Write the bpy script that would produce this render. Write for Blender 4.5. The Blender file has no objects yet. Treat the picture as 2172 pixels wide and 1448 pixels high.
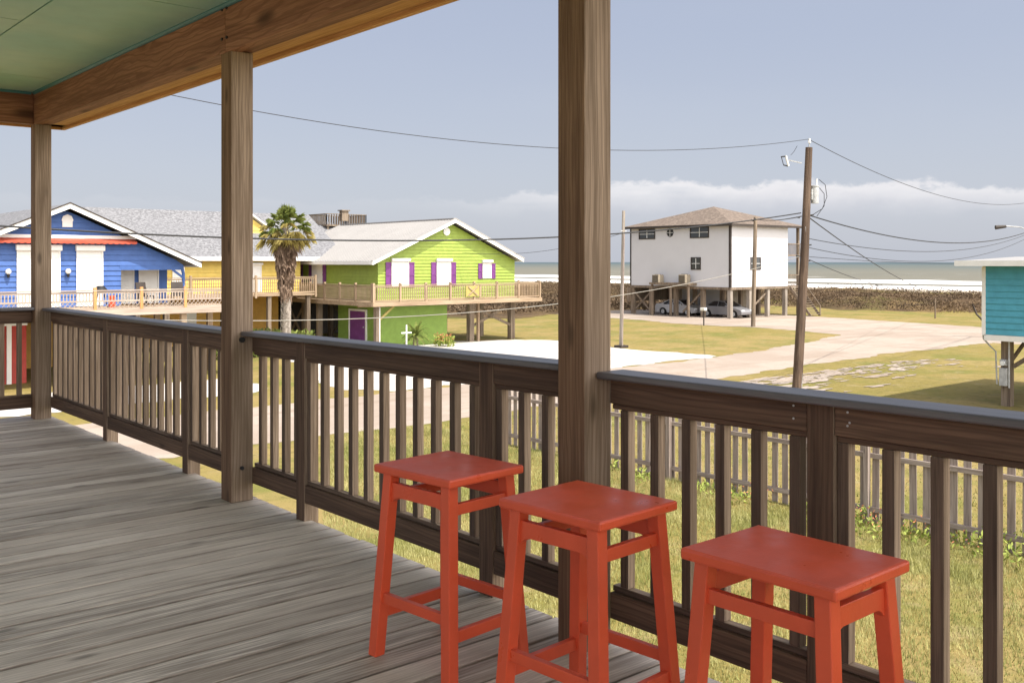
import bpy, math, random
from mathutils import Vector, Matrix
random.seed(7)
S = bpy.context.scene
COL = S.collection
R = math.radians

# ------------------------------------------------------------------ camera
cd = bpy.data.cameras.new('camera')
cam = bpy.data.objects.new('camera', cd); COL.objects.link(cam)
cam.location = (0, 0, 1.42)
cam.rotation_euler = (R(90), 0, -math.atan2(.65, .76))
cd.sensor_width = 36; cd.lens = 34.81; cd.shift_y = -.07735
cd.clip_end = 60000; cd.clip_start = .05
S.camera = cam

# ------------------------------------------------------------------ view
S.view_settings.view_transform = 'Standard'
S.view_settings.look = 'None'
S.view_settings.exposure = 1.08
S.view_settings.gamma = 1
try:
    S.cycles.max_bounces = 10; S.cycles.diffuse_bounces = 6
except Exception: pass

# ------------------------------------------------------------------ sun
SUN_EL = R(60); SUN_AZ = math.atan2(.09, -1.0)      # azimuth from +y towards +x
sd = Vector((math.sin(SUN_AZ)*math.cos(SUN_EL), math.cos(SUN_AZ)*math.cos(SUN_EL), math.sin(SUN_EL)))
sl = bpy.data.lights.new('sun', 'SUN'); sl.energy = 2.75; sl.angle = R(.53); sl.color = (1, .94, .84)
so = bpy.data.objects.new('sun', sl); COL.objects.link(so)
so.rotation_euler = sd.to_track_quat('Z', 'Y').to_euler(); so.location = (0, -20, 30)

# ------------------------------------------------------------------ world
w = bpy.data.worlds.new('World'); S.world = w; w.use_nodes = True
nt = w.node_tree; N = nt.nodes; L = nt.links
for n in list(N): N.remove(n)

def math_node(nt, op, a, b=None, clamp=False):
    n = nt.nodes.new('ShaderNodeMath'); n.operation = op; n.use_clamp = clamp
    for i, v in enumerate((a, b)):
        if v is None: continue
        if isinstance(v, (int, float)): n.inputs[i].default_value = v
        else: nt.links.new(v, n.inputs[i])
    return n.outputs[0]

def maprange(nt, v, a, b, c=0., d=1., smooth=True):
    n = nt.nodes.new('ShaderNodeMapRange'); n.interpolation_type = 'SMOOTHSTEP' if smooth else 'LINEAR'
    nt.links.new(v, n.inputs[0])
    for i, x in enumerate((a, b, c, d)): n.inputs[i+1].default_value = x
    return n.outputs[0]

def mixc(nt, f, a, b, mode='MIX'):
    n = nt.nodes.new('ShaderNodeMix'); n.data_type = 'RGBA'; n.blend_type = mode
    for i, v in ((0, f), (6, a), (7, b)):
        if isinstance(v, (int, float)): n.inputs[i].default_value = v
        elif isinstance(v, tuple): n.inputs[i].default_value = (*v[:3], 1)
        else: nt.links.new(v, n.inputs[i])
    return n.outputs[2]

def noise(nt, vec, scale=5., detail=4., rough=.55, dist=0.):
    n = nt.nodes.new('ShaderNodeTexNoise')
    if vec is not None: nt.links.new(vec, n.inputs['Vector'])
    n.inputs['Scale'].default_value = scale; n.inputs['Detail'].default_value = detail
    n.inputs['Roughness'].default_value = rough; n.inputs['Distortion'].default_value = dist
    return n.outputs['Fac']

def mapping(nt, vec, scale=(1, 1, 1), loc=(0, 0, 0)):
    n = nt.nodes.new('ShaderNodeMapping'); nt.links.new(vec, n.inputs[0])
    n.inputs['Scale'].default_value = scale; n.inputs['Location'].default_value = loc
    return n.outputs[0]

SKY_STR = .12
sky = N.new('ShaderNodeTexSky'); sky.sky_type = 'NISHITA'; sky.sun_disc = False
sky.sun_elevation = SUN_EL; sky.sun_rotation = SUN_AZ; sky.air_density = 1.; sky.dust_density = 2.; sky.ozone_density = 1.2
tc = N.new('ShaderNodeTexCoord'); gen = tc.outputs['Generated']
sep = N.new('ShaderNodeSeparateXYZ'); L.new(gen, sep.inputs[0]); zz = sep.outputs[2]
k = 1/SKY_STR
# thin high veil over the blue, a little paler low down and mottled
v1 = noise(nt, mapping(nt, gen, (1.2, 1.2, 4)), 2.2, 4, .5)
veil = mixc(nt, maprange(nt, zz, .0, .28), (.262*k, .274*k, .310*k), (.210*k, .232*k, .292*k))
veil = mixc(nt, maprange(nt, v1, .35, .75, 0, .35), veil, (.265*k, .278*k, .318*k))
base = mixc(nt, .90, sky.outputs[0], veil)
# cloud bank low over the sea
dr = N.new('ShaderNodeVectorMath'); dr.operation = 'DOT_PRODUCT'; L.new(gen, dr.inputs[0]); dr.inputs[1].default_value = (.76, -.65, 0)
side = dr.outputs['Value']
cn = noise(nt, mapping(nt, gen, (11, 11, 22)), 1.6, 9, .60)
cn2 = noise(nt, mapping(nt, gen, (5, 5, 38)), 1.5, 5, .55)
top = math_node(nt, 'ADD', maprange(nt, side, -.12, .14, .064, .082), math_node(nt, 'MULTIPLY', math_node(nt, 'SUBTRACT', cn, .5), .045))
top = math_node(nt, 'SUBTRACT', top, maprange(nt, side, .25, .5, 0., .012))
below = math_node(nt, 'SUBTRACT', top, zz)
m = maprange(nt, below, 0., .007)
m = math_node(nt, 'MULTIPLY', m, maprange(nt, zz, .028, .074, 0., 1))
m = math_node(nt, 'MULTIPLY', m, maprange(nt, side, -.12, .13, .12, 1.))
m = math_node(nt, 'MULTIPLY', m, maprange(nt, cn2, .2, .6, .45, 1.))
bright = maprange(nt, below, .0, .045, 1., .0)
ccol = mixc(nt, bright, (.27*k, .28*k, .315*k), (.46*k, .45*k, .455*k))
ccol = mixc(nt, maprange(nt, cn2, .35, .65, 0, .4), ccol, (.31*k, .315*k, .345*k))
col = mixc(nt, m, base, ccol)
# extra sky glow added on the sun's side, unseen behind the viewer, for porch light
ds = N.new('ShaderNodeVectorMath'); ds.operation = 'DOT_PRODUCT'; L.new(gen, ds.inputs[0]); ds.inputs[1].default_value = Vector((.10, -.95, .28)).normalized()
glow = maprange(nt, ds.outputs['Value'], .0, .9)
hn = noise(nt, mapping(nt, gen, (1.5, 1.5, 3)), 2., 4, .55)
glow = math_node(nt, 'MULTIPLY', glow, maprange(nt, hn, .3, .7, .75, 1.))
col = mixc(nt, glow, col, (1.60*k, 1.54*k, 1.48*k))
bg = N.new('ShaderNodeBackground'); bg.inputs[1].default_value = SKY_STR
L.new(col, bg.inputs[0])
wo = N.new('ShaderNodeOutputWorld'); L.new(bg.outputs[0], wo.inputs[0])

# ------------------------------------------------------------------ materials
def new_mat(name):
    m = bpy.data.materials.new(name); m.use_nodes = True
    nt = m.node_tree; b = nt.nodes['Principled BSDF']
    return m, nt, b

def coords(nt, rnd=False):
    tc = nt.nodes.new('ShaderNodeTexCoord'); v = tc.outputs['Object']
    if rnd:
        oi = nt.nodes.new('ShaderNodeObjectInfo')
        mu = math_node(nt, 'MULTIPLY', oi.outputs['Random'], 47.)
        ad = nt.nodes.new('ShaderNodeVectorMath'); ad.operation = 'ADD'
        nt.links.new(v, ad.inputs[0]); nt.links.new(mu, ad.inputs[1]); v = ad.outputs[0]
    return v

def bump(nt, b, h, strength=.3, dist=.01):
    n = nt.nodes.new('ShaderNodeBump'); n.inputs['Strength'].default_value = strength; n.inputs['Distance'].default_value = dist
    nt.links.new(h, n.inputs['Height']); nt.links.new(n.outputs[0], b.inputs['Normal'])

def paint(name, col, rough=.6, var=.12, scale=3., bmp=0.1, spec=.4, fine=40.):
    m, nt, b = new_mat(name)
    v = coords(nt, True)
    n1 = noise(nt, v, scale, 4, .6)
    lo = tuple(c*(1-var) for c in col); hi = tuple(min(1, c*(1+var)) for c in col)
    nt.links.new(mixc(nt, maprange(nt, n1, .3, .7), lo, hi), b.inputs['Base Color'])
    b.inputs['Roughness'].default_value = rough; b.inputs['Specular IOR Level'].default_value = spec
    if bmp: bump(nt, b, noise(nt, v, fine, 3, .6), bmp, .01)
    return m

def wood(name, axis, dark, light, grain=26., rough=.75, board=None, knots=True, streak=.5, spec=.3, weather=None, rings=None, stretch=.045, kn=(5.2, 1.7, .14, .65)):
    """sawn timber: grain runs along axis (0,1,2)"""
    m, nt, b = new_mat(name)
    v = coords(nt, True)
    if board:            # separate boards inside one mesh: shift the grain board by board
        ax, pitch, off = board
        sp = nt.nodes.new('ShaderNodeSeparateXYZ'); nt.links.new(coords(nt), sp.inputs[0])
        idx = math_node(nt, 'FLOOR', math_node(nt, 'DIVIDE', math_node(nt, 'SUBTRACT', sp.outputs[ax], off), pitch))
        wn = nt.nodes.new('ShaderNodeTexWhiteNoise'); wn.noise_dimensions = '1D'; nt.links.new(idx, wn.inputs['W'])
        sh = math_node(nt, 'MULTIPLY', wn.outputs['Value'], 31.)
        cb = nt.nodes.new('ShaderNodeCombineXYZ')
        nt.links.new(sh, cb.inputs[0]); nt.links.new(sh, cb.inputs[2])
        ad = nt.nodes.new('ShaderNodeVectorMath'); ad.operation = 'ADD'
        nt.links.new(v, ad.inputs[0]); nt.links.new(cb.outputs[0], ad.inputs[1]); v = ad.outputs[0]
    s1 = [grain]*3; s1[axis] = grain*stretch
    s2 = [4.5]*3; s2[axis] = .55
    s3 = [grain*5]*3; s3[axis] = grain*.10
    # cathedral figure: warp
    warp = noise(nt, mapping(nt, v, tuple(s2)), 1., 3, .5)
    wv = nt.nodes.new('ShaderNodeVectorMath'); wv.operation = 'ADD'
    cb2 = nt.nodes.new('ShaderNodeCombineXYZ')
    amt = math_node(nt, 'MULTIPLY', warp, .10)
    for i in range(3):
        if i != axis: nt.links.new(amt, cb2.inputs[i])
    nt.links.new(v, wv.inputs[0]); nt.links.new(cb2.outputs[0], wv.inputs[1])
    g1 = noise(nt, mapping(nt, wv.outputs[0], tuple(s1)), 1., 5, .65)
    g2 = noise(nt, mapping(nt, v, tuple(s3)), 1., 3, .6)
    f = math_node(nt, 'ADD', math_node(nt, 'MULTIPLY', maprange(nt, g1, .34, .66), .62), math_node(nt, 'MULTIPLY', maprange(nt, g2, .35, .68), .38))
    if rings:
        fr, am, wp = rings
        sp2 = nt.nodes.new('ShaderNodeSeparateXYZ'); nt.links.new(v, sp2.inputs[0])
        o1, o2 = [i for i in range(3) if i != axis]
        s4 = [2.2]*3; s4[axis] = .8
        wn4 = noise(nt, mapping(nt, v, tuple(s4)), 1.6, 3, .5)
        q = math_node(nt, 'ADD', math_node(nt, 'MULTIPLY', math_node(nt, 'ADD', sp2.outputs[o1], sp2.outputs[o2]), fr), math_node(nt, 'MULTIPLY', wn4, wp))
        sn = math_node(nt, 'SINE', q)
        line = maprange(nt, sn, .25, .95, 0., am)
        line = math_node(nt, 'MULTIPLY', line, maprange(nt, g2, .3, .6, .5, 1.))
        f = math_node(nt, 'MULTIPLY', f, math_node(nt, 'SUBTRACT', 1., line))
    c = mixc(nt, f, dark, light)
    big = noise(nt, mapping(nt, v, tuple(1.6 if i != axis else .5 for i in range(3))), 1., 3, .5)
    c = mixc(nt, maprange(nt, big, .35, .7, 0, streak), c, tuple(x*.62 for x in dark) if weather is None else weather)
    if board:
        c = mixc(nt, maprange(nt, wn.outputs['Value'], 0, 1, 0, .38), c, tuple(min(1, x*1.12) for x in light))
        wn2 = nt.nodes.new('ShaderNodeTexWhiteNoise'); wn2.noise_dimensions = '1D'
        nt.links.new(math_node(nt, 'ADD', idx, 77.3), wn2.inputs['W'])
        c = mixc(nt, maprange(nt, wn2.outputs['Value'], .0, 1, 0, .30), c, (dark[0]*1.0, dark[1]*.86, dark[2]*.72))
        # edge dirt, with the shade of the gaps painted into the same dark tone
        fr_ = math_node(nt, 'FRACT', math_node(nt, 'DIVIDE', math_node(nt, 'SUBTRACT', sp.outputs[ax], off), pitch))
        ed = math_node(nt, 'ABSOLUTE', math_node(nt, 'SUBTRACT', fr_, .465))
        c = mixc(nt, math_node(nt, 'MULTIPLY', maprange(nt, ed, .385, .46), maprange(nt, g1, .3, .6, 1., .5)), c, (.13, .105, .088))
    if knots:
        vo = nt.nodes.new('ShaderNodeTexVoronoi'); vo.feature = 'F1'
        sk = [kn[0]]*3; sk[axis] = kn[1]
        nt.links.new(mapping(nt, v, tuple(sk)), vo.inputs['Vector']); vo.inputs['Scale'].default_value = 1.
        c = mixc(nt, maprange(nt, vo.outputs['Distance'], .04, kn[2], kn[3], 0.), c, tuple(x*.35 for x in dark))
    nt.links.new(c, b.inputs['Base Color'])
    b.inputs['Roughness'].default_value = rough; b.inputs['Specular IOR Level'].default_value = spec
    bump(nt, b, math_node(nt, 'ADD', g1, math_node(nt, 'MULTIPLY', g2, .6)), .45, .004)
    return m

M = {}
for a, nm in enumerate('xyz'):
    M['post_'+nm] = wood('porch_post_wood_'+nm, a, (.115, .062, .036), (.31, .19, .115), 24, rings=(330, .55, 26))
    M['side_'+nm] = wood('weathered_lit_side_wood_'+nm, a, (.165, .115, .078), (.43, .325, .245), 24, rings=(300, .6, 24))  # weathered grey; for balusters the brightness of their lit sides is painted in too
    M['rail_'+nm] = wood('rail_wood_'+nm, a, (.062, .036, .025), (.185, .112, .073), 24, streak=.45, rings=(300, .5, 22))
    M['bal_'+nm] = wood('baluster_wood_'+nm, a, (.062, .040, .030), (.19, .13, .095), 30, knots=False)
    M['beam_'+nm] = wood('beam_wood_'+nm, a, (.17, .070, .040), (.40, .195, .118), 18, streak=.2, rings=(150, .6, 40), kn=(3.2, 1.1, .20, .9))
    M['soffit_'+nm] = wood('soffit_wood_'+nm, a, (.42, .20, .07), (.66, .37, .16), 30, knots=False, streak=.1)
    M['deck_far_'+nm] = wood('grey_deck_wood_'+nm, a, (.25, .17, .11), (.50, .38, .26), 12, knots=False, streak=.2)
    M['fence_'+nm] = wood('fence_wood_'+nm, a, (.20, .155, .135), (.46, .385, .34), 20, knots=True, streak=.3)
for a, nm in enumerate('xy'): M['pale_'+nm] = wood('pale_deck_wood_'+nm, a, (.29, .225, .18), (.52, .43, .36), 12, knots=False, streak=.2)
M['cap'] = wood('cap_rail_wood', 1, (.055, .05, .058), (.125, .118, .13), 26, rough=.42, spec=.7, knots=False, streak=.3)
M['cap_x'] = wood('cap_rail_wood_across', 0, (.055, .05, .058), (.125, .118, .13), 26, rough=.42, spec=.7, knots=False, streak=.3)
M['deck'] = wood('deck_board_wood', 0, (.20, .16, .132), (.80, .71, .625), 24, rings=(330, .6, 34), stretch=.085, rough=.62, board=(1, .1455, 0.), streak=.38, spec=.45, weather=(.25, .215, .185))
M['stilt'] = wood('stilt_wood', 2, (.13, .095, .07), (.34, .27, .20), 10, knots=False)
M['pole'] = wood('creosoted_pole_wood', 2, (.055, .035, .026), (.21, .145, .105), 14, knots=False, streak=.5)
M['pole_grey'] = wood('grey_pole_wood', 2, (.20, .17, .14), (.44, .39, .34), 14, knots=False, streak=.3)
M['red'] = paint('red_paint', (.60, .080, .031), .38, .07, 5, .06, .5, 90)
_nt = M['red'].node_tree; _b = _nt.nodes['Principled BSDF']; _v = coords(_nt, True)
_src = _b.inputs['Base Color'].links[0].from_socket
_sc = noise(_nt, mapping(_nt, _v, (34, 6, 20)), 1., 5, .7)
_nt.links.new(mixc(_nt, maprange(_nt, _sc, .62, .78, 0, .16), _src, (.36, .05, .028)), _b.inputs['Base Color'])
_nt.links.new(maprange(_nt, noise(_nt, _v, 7, 4, .6), .3, .7, .27, .46), _b.inputs['Roughness'])
M['blue'] = paint('blue_paint', (.055, .125, .36), .55, .10)
M['blue_dark'] = paint('navy_paint', (.02, .045, .16), .55, .10)
M['green'] = paint('lime_paint', (.285, .375, .065), .55, .08)
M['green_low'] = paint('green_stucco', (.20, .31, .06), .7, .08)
M['teal'] = paint('teal_paint', (.085, .35, .47), .5, .08)
M['yellow'] = paint('yellow_paint', (.66, .50, .12), .6, .08)
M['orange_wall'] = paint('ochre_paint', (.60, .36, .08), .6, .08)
M['purple'] = paint('purple_paint', (.17, .045, .20), .55, .12)
M['white'] = paint('white_paint', (.80, .80, .79), .5, .04)
M['white_wall'] = paint('white_stucco', (.60, .598, .625), .7, .02, .6)
M['shutter'] = paint('white_shutter_metal', (.80, .79, .76), .45, .03)
M['red_wall'] = paint('red_wall_paint', (.42, .05, .035), .6, .1)
M['awning'] = paint('awning_canvas', (.46, .085, .05), .8, .12)
M['black'] = paint('black_metal', (.02, .02, .022), .5, .2)
M['dark'] = paint('dark_trim', (.045, .035, .03), .6, .2)
M['grey_metal'] = paint('galvanised_metal', (.42, .43, .44), .4, .15, 8, spec=.6)
M['wire'] = paint('wire_rubber', (.03, .03, .034), .6, .1)
M['wire_pale'] = paint('wire_pale_sheath', (.30, .28, .25), .6, .1)
M['ac'] = paint('ac_beige_metal', (.34, .29, .22), .5, .15)
M['flower'] = paint('flower_red_orange', (.50, .19, .09), .7, .3)
M['concrete'] = paint('concrete', (.45, .42, .38), .85, .15)
M['headlight'] = paint('lens_plastic', (.75, .78, .80), .15, .03, spec=.8)

# sage ceiling with teal cast
m, nt, b = new_mat('ceiling_paint'); v = coords(nt)
n1 = noise(nt, v, 1.1, 4, .55); n2 = noise(nt, v, 7, 3, .5)
c = mixc(nt, maprange(nt, n1, .3, .7), (.29, .52, .45), (.40, .57, .46))
c = mixc(nt, maprange(nt, n2, .4, .7, 0, .15), c, (.20, .34, .28))
nt.links.new(c, b.inputs['Base Color']); b.inputs['Roughness'].default_value = .5; M['ceiling'] = m
M['ceiling_trim'] = paint('teal_trim_paint', (.05, .17, .19), .45, .08)

def glassy(name, col, rough=.12):
    m, nt, b = new_mat(name); b.inputs['Base Color'].default_value = (*col, 1)
    b.inputs['Roughness'].default_value = rough; b.inputs['Specular IOR Level'].default_value = .8
    bump(nt, b, noise(nt, coords(nt), 3, 2, .5), .05, .02); return m
M['glass'] = glassy('window_glass', (.03, .035, .04)); M['car_glass'] = glassy('car_glass', (.02, .022, .026))
M['car_white'] = paint('car_paint_white', (.46, .47, .50), .25, .02, 2, 0, .7)
M['car_silver'] = paint('car_paint_silver', (.19, .19, .205), .28, .03, 2, 0, .7)
M['tyre'] = paint('tyre_rubber', (.02, .02, .02), .85, .2)

def shingles(name, a, bcol, c_, sc=5.):
    m, nt, b = new_mat(name); v = coords(nt)
    n1 = noise(nt, mapping(nt, v, (1, 1, 2.2)), sc, 2, .8); n2 = noise(nt, v, .5, 4, .6); n3 = noise(nt, v, sc*5, 2, .7)
    c = mixc(nt, maprange(nt, n1, .40, .62), a, bcol)
    c = mixc(nt, maprange(nt, n2, .35, .7, 0, .45), c, c_)
    c = mixc(nt, maprange(nt, n3, .4, .65, 0, .35), c, tuple(x*.5 for x in a))
    nt.links.new(c, b.inputs['Base Color']); b.inputs['Roughness'].default_value = .9
    bump(nt, b, n1, .6, .03); return m
M['shingle_grey'] = shingles('grey_shingles', (.13, .13, .14), (.27, .27, .285), (.20, .20, .215), 6)
M['shingle_brown'] = shingles('brown_shingles', (.125, .095, .075), (.225, .175, .14), (.18, .135, .108), 3)
M['roof_metal'] = paint('pale_roof_sheet', (.36, .345, .335), .5, .05, .6)

def ground_mat(name, cols, scales, rough=.95, bmp=.6, bd=.06):
    m, nt, b = new_mat(name); v = coords(nt)
    c = cols[0]
    for cc, (s, lo, hi, amt) in zip(cols[1:], scales):
        c = mixc(nt, maprange(nt, noise(nt, v, s, 5, .62), lo, hi, 0, amt), c, cc)
    nt.links.new(c, b.inputs['Base Color']); b.inputs['Roughness'].default_value = rough; b.inputs['Specular IOR Level'].default_value = .15
    bump(nt, b, noise(nt, v, 9, 6, .7), bmp, bd); return m
M['grass'] = ground_mat('dry_grass_ground', [(.225, .18, .055), (.285, .212, .085), (.14, .15, .034), (.30, .24, .125), (.085, .080, .028)],
                        [(.16, .42, .62, .85), (.35, .46, .66, .75), (1.6, .52, .72, .6), (4.5, .50, .72, .5)])
M['sand_road'] = ground_mat('shell_road', [(.335, .272, .225), (.40, .34, .29), (.265, .205, .155), (.31, .24, .185)],
                            [(.22, .4, .6, .8), (.9, .56, .72, .55), (5, .5, .7, .4)], bmp=.25, bd=.03)
_nt = M['sand_road'].node_tree; _b = _nt.nodes['Principled BSDF']; _v = coords(_nt)
_src = _b.inputs['Base Color'].links[0].from_socket
_t = noise(_nt, mapping(_nt, _v, (.05, 1.3, 1)), 1., 4, .6, .3)
_c = mixc(_nt, maprange(_nt, _t, .52, .66, 0, .45), _src, (.25, .19, .145))
_g = noise(_nt, _v, 26, 3, .7)
_c = mixc(_nt, maprange(_nt, _g, .55, .7, 0, .35), _c, (.22, .18, .14))
_nt.links.new(_c, _b.inputs['Base Color'])
M['white_sand'] = ground_mat('white_shell_lot', [(.50, .47, .44), (.57, .545, .52), (.40, .35, .30)],
                             [(.3, .4, .6, .8), (1.3, .58, .75, .5)], bmp=.25, bd=.03)
M['beach'] = ground_mat('beach_sand', [(.45, .38, .29), (.52, .45, .36)], [(.1, .4, .6, .8)], bmp=.2)
M['scrub_ground'] = ground_mat('dune_scrub_ground', [(.10, .065, .038), (.20, .135, .065), (.05, .04, .024), (.12, .11, .035)],
                               [(.25, .42, .6, .9), (.8, .5, .68, .8), (.12, .5, .7, .7)], bd=.2)

def leaf(name, a, bcol, rough=.7, nsc=1.7, isl=.7):
    m, nt, b = new_mat(name)
    g = nt.nodes.new('ShaderNodeNewGeometry')
    n1 = noise(nt, coords(nt, True), nsc, 4, .6)
    n1 = maprange(nt, n1, .3, .7) if nsc < 1 else n1
    f = math_node(nt, 'ADD', math_node(nt, 'MULTIPLY', g.outputs['Random Per Island'], isl), math_node(nt, 'MULTIPLY', n1, 1.05-isl), True)
    nt.links.new(mixc(nt, f, a, bcol), b.inputs['Base Color']); b.inputs['Roughness'].default_value = rough
    b.inputs['Specular IOR Level'].default_value = .25
    return m
M['frond'] = leaf('palm_frond_green', (.05, .085, .018), (.22, .245, .055))
M['frond_dry'] = leaf('palm_frond_dry', (.24, .19, .06), (.50, .42, .14))
M['frond_dead'] = leaf('palm_skirt_dead', (.12, .075, .05), (.36, .26, .19))
M['scrub'] = leaf('scrub_twigs', (.050, .036, .022), (.185, .125, .075), .8, .16, .35)
M['blade'] = leaf('grass_blades', (.155, .185, .04), (.47, .43, .19), .7, .9, .4)
M['weed'] = leaf('weed_leaves', (.13, .19, .03), (.38, .42, .10))

# sea: colour bands by distance from the shore and broken foam
m, nt, b = new_mat('sea_water'); v = coords(nt)
sp = nt.nodes.new('ShaderNodeSeparateXYZ'); nt.links.new(v, sp.inputs[0]); sx = sp.outputs[0]
wob = noise(nt, mapping(nt, v, (.01, .004, 1)), 1., 4, .6)
xx = math_node(nt, 'ADD', sx, math_node(nt, 'MULTIPLY', math_node(nt, 'SUBTRACT', wob, .5), 40.))
c = mixc(nt, maprange(nt, xx, 330, 1400), (.165, .150, .105), (.105, .118, .098))
c = mixc(nt, maprange(nt, sx, 1400, 3600), c, (.055, .085, .092))
st = noise(nt, mapping(nt, v, (.045, .006, 1)), 1., 4, .6)
c = mixc(nt, maprange(nt, st, .5, .68, 0, .35), c, (.08, .09, .075))
fn = noise(nt, mapping(nt, v, (.16, .03, 1)), 1., 5, .62)
def band(a, b_, c_, d_):
    return math_node(nt, 'MULTIPLY', maprange(nt, xx, a, b_), maprange(nt, xx, c_, d_, 1, 0))
fm = math_node(nt, 'MAXIMUM', band(200, 208, 254, 262), band(280, 288, 326, 340))
fm = math_node(nt, 'MULTIPLY', fm, maprange(nt, fn, .24, .36))
fm2 = math_node(nt, 'MULTIPLY', band(345, 360, 520, 640), maprange(nt, fn, .64, .70))
fm = math_node(nt, 'MAXIMUM', fm, fm2)
c = mixc(nt, fm, c, (.82, .80, .78))
nt.links.new(c, b.inputs['Base Color'])
b.inputs['Roughness'].default_value = .45; b.inputs['Specular IOR Level'].default_value = .25
bump(nt, b, noise(nt, mapping(nt, v, (.35, .12, 1)), 1., 5, .6), .7, .5); M['sea'] = m

# ------------------------------------------------------------------ mesh helpers
class MB:
    def __init__(s): s.v = []; s.f = []; s.sm = []
    def add(s, vs, fs, smooth=False):
        o = len(s.v); s.v += [tuple(p) for p in vs]; s.f += [tuple(i+o for i in f) for f in fs]; s.sm += [smooth]*len(fs); return s
    def box(s, x0, x1, y0, y1, z0, z1):
        return s.add([(x0,y0,z0),(x1,y0,z0),(x1,y1,z0),(x0,y1,z0),(x0,y0,z1),(x1,y0,z1),(x1,y1,z1),(x0,y1,z1)],
              [(0,3,2,1),(4,5,6,7),(0,1,5,4),(1,2,6,5),(2,3,7,6),(3,0,4,7)])
    def prism(s, poly, axis, a, b):
        """poly: 2-D outline in the two other axes (ordered), extruded along axis"""
        def P(u, v, t): return (t,u,v) if axis == 0 else ((u,t,v) if axis == 1 else (u,v,t))
        n = len(poly); vs = [P(u,v,a) for u,v in poly]+[P(u,v,b) for u,v in poly]
        return s.add(vs, [tuple(range(n)), tuple(range(2*n-1, n-1, -1))]+[(i,(i+1)%n,(i+1)%n+n,i+n) for i in range(n)])
    def bar(s, p0, p1, w, h, up=(0,0,1), w1=None, h1=None):
        p0 = Vector(p0); p1 = Vector(p1); d = (p1-p0).normalized(); up = Vector(up)
        if abs(d.dot(up)) > .95: up = Vector((1,0,0))
        a = d.cross(up).normalized(); c = a.cross(d).normalized(); w1 = w if w1 is None else w1; h1 = h if h1 is None else h1
        vs = []
        for p, ww, hh in ((p0,w,h),(p1,w1,h1)):
            for sa, sc in ((-1,-1),(1,-1),(1,1),(-1,1)): vs.append(p+a*sa*ww/2+c*sc*hh/2)
        return s.add(vs, [(0,3,2,1),(4,5,6,7),(0,1,5,4),(1,2,6,5),(2,3,7,6),(3,0,4,7)])
    def tube(s, pts, r, n=8, r1=None, cap=True):
        pts = [Vector(p) for p in pts]; m = len(pts); vs = []; fs = []
        for i, p in enumerate(pts):
            d = (pts[min(i+1,m-1)]-pts[max(i-1,0)]).normalized()
            up = Vector((0,0,1)) if abs(d.z) < .9 else Vector((1,0,0))
            a = d.cross(up).normalized(); c = a.cross(d)
            rr = r if r1 is None else r+(r1-r)*i/(m-1)
            for k in range(n):
                t = 2*math.pi*k/n; vs.append(p+(a*math.cos(t)+c*math.sin(t))*rr)
        for i in range(m-1):
            for k in range(n): fs.append((i*n+k, i*n+(k+1)%n, (i+1)*n+(k+1)%n, (i+1)*n+k))
        s.add(vs, fs, True)
        if cap: s.add(vs[:n], [tuple(range(n))[::-1]]); s.add(vs[-n:], [tuple(range(n))])
        return s
    def build(s, name, mat, parent=None, bevel=0, label=None, side=None):
        me = bpy.data.meshes.new(name)
        off = Vector((0,0,0)); q = parent
        while q is not None: off += q.location; q = q.parent
        me.from_pydata([tuple(Vector(p)-off) for p in s.v], [], s.f); me.validate()
        me.polygons.foreach_set('use_smooth', s.sm[:len(me.polygons)] if len(s.sm) == len(me.polygons) else [False]*len(me.polygons))
        import bmesh
        bm = bmesh.new(); bm.from_mesh(me); bmesh.ops.recalc_face_normals(bm, faces=bm.faces) if len(s.f) < 20000 else None; bm.to_mesh(me); bm.free()
        me.materials.append(mat if not isinstance(mat, str) else M[mat])
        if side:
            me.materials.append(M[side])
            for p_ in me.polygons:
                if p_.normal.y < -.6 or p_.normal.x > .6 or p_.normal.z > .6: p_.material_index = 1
        o = bpy.data.objects.new(name, me); COL.objects.link(o); o.parent = parent
        if bevel:
            b = o.modifiers.new('bevel', 'BEVEL'); b.width = bevel; b.segments = 2; b.limit_method = 'ANGLE'; b.angle_limit = R(40)
        if label: o['label'] = label
        return o

def tag(o, label=None, cat=None, group=None, kind=None):
    if label: o['label'] = label
    if cat: o['category'] = cat
    if group: o['group'] = group
    if kind: o['kind'] = kind
    return o
def thing(name, loc, label, cat, group=None):
    o = bpy.data.objects.new(name, None); COL.objects.link(o); o.location = loc; o.empty_display_size = .2
    return tag(o, label, cat, group)
def copy_tree(o, parent=None):
    c = o.copy(); COL.objects.link(c); c.parent = parent
    for ch in [x for x in bpy.data.objects if x.parent == o]: copy_tree(ch, c)
    return c
def structure(o): o['kind'] = 'structure'; return o

GZ = -3.45
# ================================================================== SETTING
def noise2(x, y, s=1.):
    return math.sin(x*1.7*s+1.3)*math.cos(y*1.3*s-.7)+.5*math.sin(x*3.9*s-y*2.7*s+2)+.25*math.sin(x*8.3*s+y*7.1*s)

# ground sheet: flat lots, dunes line at x~95..135, falling to the beach
xs = [-3000,-800,-200,-60]+[-40+2*i for i in range(62)]+[84+2*i for i in range(46)]+[180,190,200,215,240]
ys = [-6000,-2000,-600,-250,-120]+[-80+3*i for i in range(94)]+[210,240,300,450,900,2500,6000,14000]
mb = MB(); nx, ny = len(xs), len(ys); vs = []
for y in ys:
    for x in xs:
        z = GZ
        if x > 88:
            z += max(0, min(1, (x-90)/8))*max(0, min(1, (150-x)/14))*(.55+.22*noise2(x, y, .13))
        if x > 140: z = GZ-.15-(x-140)*.024
        vs.append((x, y, z))
mb.add(vs, [(j*nx+i, j*nx+i+1, (j+1)*nx+i+1, (j+1)*nx+i) for j in range(ny-1) for i in range(nx-1)], True)
structure(mb.build('ground', 'grass'))

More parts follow.
